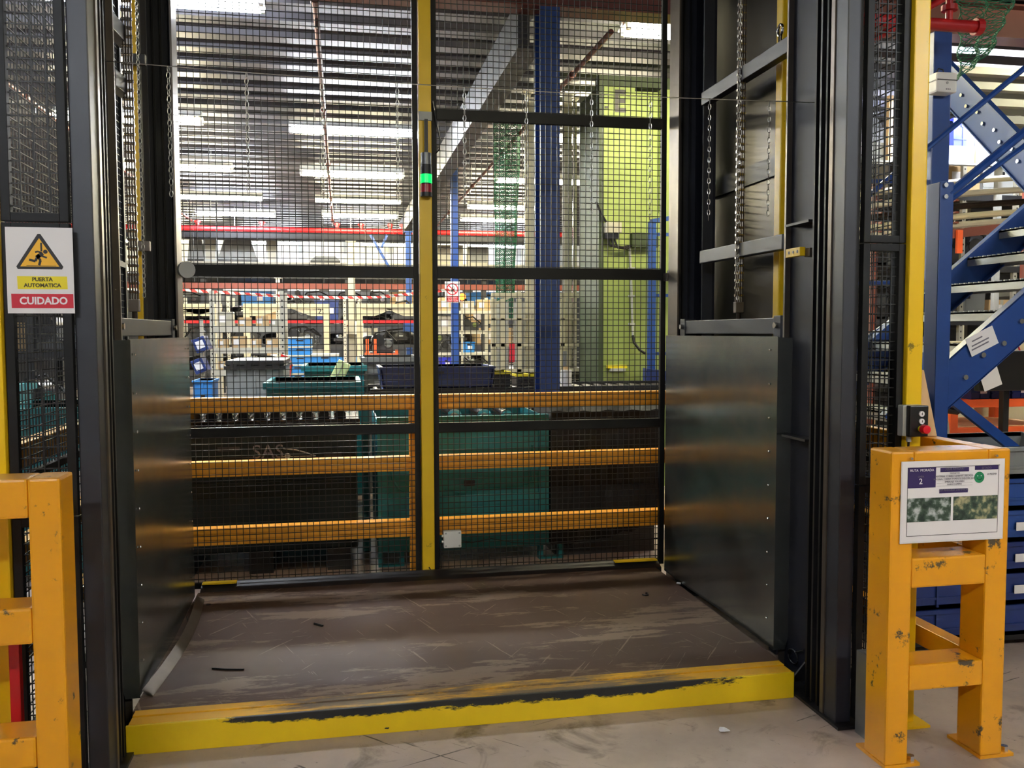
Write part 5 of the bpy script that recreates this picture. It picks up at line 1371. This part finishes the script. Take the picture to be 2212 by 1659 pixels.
# handrails
def rail(name, pts, Y, r, label):
    t = tagm(name, MB().tube([at(u, v, Y=Y) for u, v in pts], r, 8), 'stair_blue', label, 'handrail', smooth=True); return t
rail('handrail', [(1997, 325), (2290, 84)], .60, .014, 'blue handrail crossing in front of the blue crates, upper one')
rail('handrail', [(2048, 420), (2290, 222)], .60, .022, 'thick blue handrail rising from the shorter stair post')
rail('handrail', [(2056, 430), (2290, 258)], .66, .013, 'thin blue mid rail beneath the thick handrail')
rail('handrail', [(1862, 436), (2056, 265)], 1.66, .016, 'blue rail seen through the right front screen, slanting up')
rail('handrail', [(1856, 612), (2015, 608)], 1.66, .013, 'level blue rail behind the right front screen')
rail('handrail', [(1860, 392), (2030, 393)], 1.70, .016, 'upper level blue rail ending at the shorter post')
rail('handrail', [(1860, 740), (1960, 670)], 1.66, .018, 'lower slanting blue rail behind the right front screen')
tagm('stair_brace', MB().bar(at(2040, 850, Y=.72), at(2230, 1000, Y=.72), .03, .05), 'stair_blue', 'dark blue diagonal brace under the lower stair flight', 'brace')
# paper label on the stringer
a, b = at(2092, 752, Y=.69), at(2150, 722, Y=.69)
t = thing('paper_label', 'white printed label stuck on the blue stair stringer', 'label', a)
MB().bar(a, b, .002, .10).build('paper_sheet', 'paper', t)
for k, dz in enumerate((.025, 0, -.02)): MB().bar(a.lerp(b, .12)+Vector((0, -.0015, dz)), a.lerp(b, .75 if k else .5)+Vector((0, -.0015, dz)), .001, .007).build('printed_line', 'print_grey', t)
# alarm box
x0, x1, z0, z1 = rect(2020, 157, 2063, 201, 1.52)
t = thing('alarm_box', 'white box tied to the tall blue stair post', 'box', (x0, 1.55, z0))
MB().box(x0, x1, 1.50, 1.598, z0, z1).build('box_body', 'white_enamel', t, .012); MB().box(x0-.002, x1+.002, 1.497, 1.60, z1-.05, z1-.045).build('cable_tie', 'print_black', t)
MB().cyl(((x0+x1)/2, 1.497, z1-.065), ((x0+x1)/2, 1.50, z1-.065), .008, 12).build('knob', 'light_grey', t); MB().tube([(x0+.03, 1.56, z1), (x0+.05, 1.56, z1+.035), (x0+.08, 1.56, z1+.03), (x0+.09, 1.56, z1)], .004).build('cable', 'black_plastic', t)
for k in range(3): MB().box(x0+.06+k*.012, x0+.066+k*.012, 1.498, 1.50, z0+.015, z0+.022).build('indicator_light', 'print_grey', t)
# red pipe at the top right
a, b = at(1960, 48, Y=1.3), at(2118, 53, Y=1.3)
t = thing('fire_main', 'thick dark red pipe stub at the top right beside the stairs', 'pipe', a)
MB().cyl((a.x-1.0, 1.3, a.z), (b.x, 1.3, a.z), .034, 16).build('pipe_run', 'pipe_red', t, smooth=True); MB().cyl((b.x-.04, 1.3, a.z), (b.x, 1.3, a.z), .048, 16).build('end_flange', 'pipe_red', t)
c = at(2050, 50, Y=1.3); MB().cyl((c.x, 1.3, a.z), (c.x, 1.3, CZ), .02, 12).build('riser', 'pipe_red', t); MB().cyl((c.x, 1.3, a.z+.08), (c.x, 1.3, a.z+.11), .045, 12).build('flange', 'pipe_red', t)
MB().cyl(at(1870, 95, Y=1.5), at(2050, -10, Y=1.5), .022, 10).build('branch', 'pipe_red', t, smooth=True)
net('green safety net draped beside the upper stair flight', (at(2070, -20, Y=1.62), at(2215, -20, Y=1.62), at(2140, 110, Y=1.62), at(2075, 170, Y=1.62)), (16, 22), 'green_net', .004)

# shelving, pipes and crates behind the stairs
YG = 6.2
rack('tall cream rack behind the blue stairs', 'cream rack behind stairs', 1840, 2300, YG, (335, 420, 575, 690, 820, 930), 'dirty_white', 31, .9, 'epcpeb', top_v=235, fill=.95, bm='dark_machine', wmin=.3, wmax=.8, posts=5, cols=('bright_blue', 'grey_plastic', 'light_grey'), beam=.07)
crate(*[at(u, 290, Y=5.6).x for u in (2060, 2100)], 5.6, 6.0, zat(2080, 322, 5.6), zat(2080, 256, 5.6), 'bright_blue', 'bright blue crate behind the wooden battens, left one', tag_m=None)
crate(*[at(u, 290, Y=5.6).x for u in (2104, 2138)], 5.6, 6.0, zat(2080, 322, 5.6), zat(2080, 256, 5.6), 'bright_blue', 'bright blue crate behind the wooden battens, right one', tag_m=None)
zs_ = zat(2100, 322, 5.6)
t = thing('pale_shelf', 'long pale shelf carrying the bright blue crates', 'shelf', (at(2000, 330, Y=5.5).x, 5.5, 0)); xa, xb_ = at(1850, 330, Y=5.5).x, at(2170, 330, Y=5.5).x
MB().box(xa, xb_, 5.5, 6.1, zs_-.05, zs_-.001).build('shelf_board', 'light_grey', t); MB().box(xa, xb_, 5.47, 5.5, zs_-.2, zs_).build('front_panel', 'light_grey', t); MB().box(xa, xb_, 5.40, 5.47, zs_-.22, zs_-.2).build('ledge', 'light_grey', t)
for xx in (xa, (xa+xb_)/2, xb_-.06): MB().box(xx, xx+.06, 5.52, 5.58, 0, zs_-.2 if False else zs_-.05).build('leg', 'light_grey', t)
for i, u in enumerate((2102, 2120, 1926)):
    x = at(u, 290, Y=5.4).x
    tagm('wooden_batten', MB().box(x-.025, x+.025, 5.415, 5.465, zs_-.2, zat(u, 205 if u < 2000 else 250, 5.4)), 'wood', ('upright wooden batten in front of the blue crates, left one', 'upright wooden batten in front of the blue crates, right one', 'upright wooden batten behind the right front screen')[i], 'batten')
struct('trim_16', MB().box(at(1840, 700, Y=8.4).x, 15.9, 8.4, 8.45, 0, 2.9), 'dark_machine')
# bowed cream pipes lying on the rack
for i, v in enumerate((395, 422, 448, 470, 488)):
    Yp = 5.1; pts = [at(u, v+((2100-u)/260.0)**2*14-(u > 2100)*(u-2100)*.12, Yp+0.0) if False else at(u, v+((u-2060)/150.0)**2*4-(u-2050)*.10, Y=Yp) for u in range(1860, 2300, 44)]
    tagm('long_profile', MB().tube(pts, .035, 8), ('cream_paint', 'dirty_white', 'roller_steel')[i % 3], '%s of five long bowed profiles stacked behind the stairs, counted from the top' % ORD[i], 'profile', smooth=True, group='long bowed profiles behind the stairs')
t = thing('profile_stand', 'cantilever stand carrying the long bowed profiles', 'stand', (at(2060, 500, Y=5.1).x, 5.15, 0))
for u in (1900, 2060, 2230):
    x = at(u, 450, Y=5.1).x; MB().box(x-.03, x+.03, 5.16, 5.22, 0, zat(u, 385, 5.1)).build('upright', 'rust_beam', t)
    for v in (405, 432, 458, 480, 498): z = zat(u, v, 5.1); MB().box(x-.02, x+.02, 5.04, 5.16, z-.02, z).build('arm', 'rust_beam', t)
a = [at(u, v, Y=4.6) for u, v in ((2060, 505), (2230, 486))]
t = thing('dark_red_beam', 'dark red horizontal beam behind the lower stair flight', 'beam', a[0]); MB().bar(a[0]-(a[1]-a[0])*.4, a[1]+(a[1]-a[0])*.5, .05, .09).build('beam', 'beam_red', t); p = at(2073, 510, Y=4.55)
MB().box(p.x-.03, p.x+.03, 4.54, 4.57, p.z-.17, p.z+.06).build('orange_hook', 'orange_paint', t)
for uu in (2040, 2225): x = at(uu, 500, Y=4.6).x; MB().box(x, x+.06, 4.63, 4.69, 0, zat(uu, 505, 4.6)).build('post', 'beam_red', t)
# orange rack
YQ = 3.0
t = thing('orange_rack', 'orange steel rack with bins under the stairs', 'rack', (at(2130, 900, Y=YQ).x, YQ, 0))
xa, xb_ = at(2052, 880, Y=YQ).x, at(2300, 880, Y=YQ).x
for v, h in ((822, .06), (872, .06), (935, .09), (1090, .06)): z = zat(2130, v, YQ); MB().box(xa, xb_, YQ, YQ+.05, z-h/2, z+h/2).build('beam', 'orange_paint', t, .003); MB().box(xa, xb_, YQ+.75, YQ+.8, z-h/2, z+h/2).build('beam', 'orange_paint', t, .003); MB().box(xa, xb_, YQ+.05, YQ+.75, z+h/2-.02, z+h/2).build('shelf_board', 'wood' if v == 935 else 'orange_paint', t)
for xx in (xa, xb_-.07):
    for yy in (YQ, YQ+.73): MB().box(xx, xx+.07, yy-.01, yy+.07, 0, zat(2130, 770, YQ)).build('upright', 'orange_paint', t, .003)
MB().bar((xa+.03, YQ-.02, zat(2080, 870, YQ)), (xa+.22, YQ-.02, zat(2080, 770, YQ)), .02, .04).build('diagonal', 'orange_paint', t)
zq = zat(2130, 872, YQ)+.03
for i, (u0, u1) in enumerate(((2098, 2138), (2142, 2182), (2186, 2225))):
    x0, x1 = at(u0, 850, Y=YQ+.08).x, at(u1, 850, Y=YQ+.08).x
    crate(x0, x1, YQ+.08, YQ+.5, zq, zat(2150, 828, YQ), 'navy_plastic', ('left', 'middle', 'right')[i]+' navy bin on the orange rack under the stairs', tag_m='paper')
c = at(2085, 885, Y=YQ-.1); 
tagm('grey_hose', MB().tube([at(u, v, Y=YQ-.1) for u, v in ((2034, 1150), (2036, 860), (2038, 878), (2050, 886), (2068, 888))]+[at(2070, 889, Y=YQ-.1)], .03, 8), 'black_plastic', 'short dark hose end pointing right beside the blue post', 'hose', smooth=True)
tagm('bent_pipe', MB().tube([at(u, v, Y=YQ-.2) for u, v in ((2032, 886), (2042, 900), (2045, 930), (2045, 1000))]+[Vector((at(2045, 1000, Y=YQ-.2).x, YQ-.2, .02))], .02, 8), 'dirty_white', 'pale bent pipe beside the blue post', 'pipe', smooth=True)
x0, x1, z0, z1 = rect(2120, 772, 2178, 840, 2.6)
t = thing('screen_monitor', 'black monitor back with sheets of paper hanging in front', 'monitor', (x0, 2.6, z0))
MB().box(x0+.0, x1+.35, 2.62, 2.68, z0-.02, z1+.05).build('casing', 'black_plastic', t, .01); MB().bar(at(2130, 785, Y=2.58), at(2146, 838, Y=2.58), .003, .16, (1, 0, 0)).build('paper_sheet', 'paper', t)
MB().box(x1+.05, x1+.1, 2.7, 2.75, 0, z0).build('stand_post', 'black_plastic', t)
x0, x1, z0, z1 = rect(2140, 738, 2290, 790, 3.7)
t = thing('cream_cover', 'cream machine cover with a red scribble behind the stairs', 'machine cover', (x0, 3.7, 0)); MB().box(x0, x1, 3.9, 4.4, 0, z1).build('cover', 'cream_paint', t, .01)
MB().tube([at(u, v, Y=3.895) for u, v in ((2178, 775), (2186, 752), (2200, 748), (2203, 757))], .008, 6).build('red_scribble', 'print_red', t)
# stacked bins at the right edge
YW = .35
xs = at(2188, 1200, Y=YW).x
for i in range(6):
    z0 = .06+i*.155; m = ('navy_plastic', 'navy_plastic', 'navy_plastic', 'blue_paint', 'blue_paint', 'grey_plastic')[i]
    crate(xs-.62, xs+.5, YW, YW+.55, z0, z0+.152, m, '%s bin at the right edge, %s of the stack of six' % (('navy', 'navy', 'navy', 'blue', 'blue', 'grey')[i], ('bottom one', 'second from the bottom', 'third from the bottom', 'fourth from the bottom', 'fifth from the bottom', 'topmost')[i]), tag_m='paper' if i in (1, 2, 3) else None, slots=False, group='stacked bins at the right edge')
t = thing('dolly', 'low black dolly under the stacked bins at the right edge', 'dolly', (xs, YW+.2, 0)); MB().box(xs-.62, xs+.5, YW, YW+.55, .035, .06).build('deck_board', 'black_plastic', t)
for dx in (-.55, .42): MB().cyl((xs+dx, YW+.05, .018), (xs+dx, YW+.1, .018), .018, 12).build('wheel', 'print_black', t)
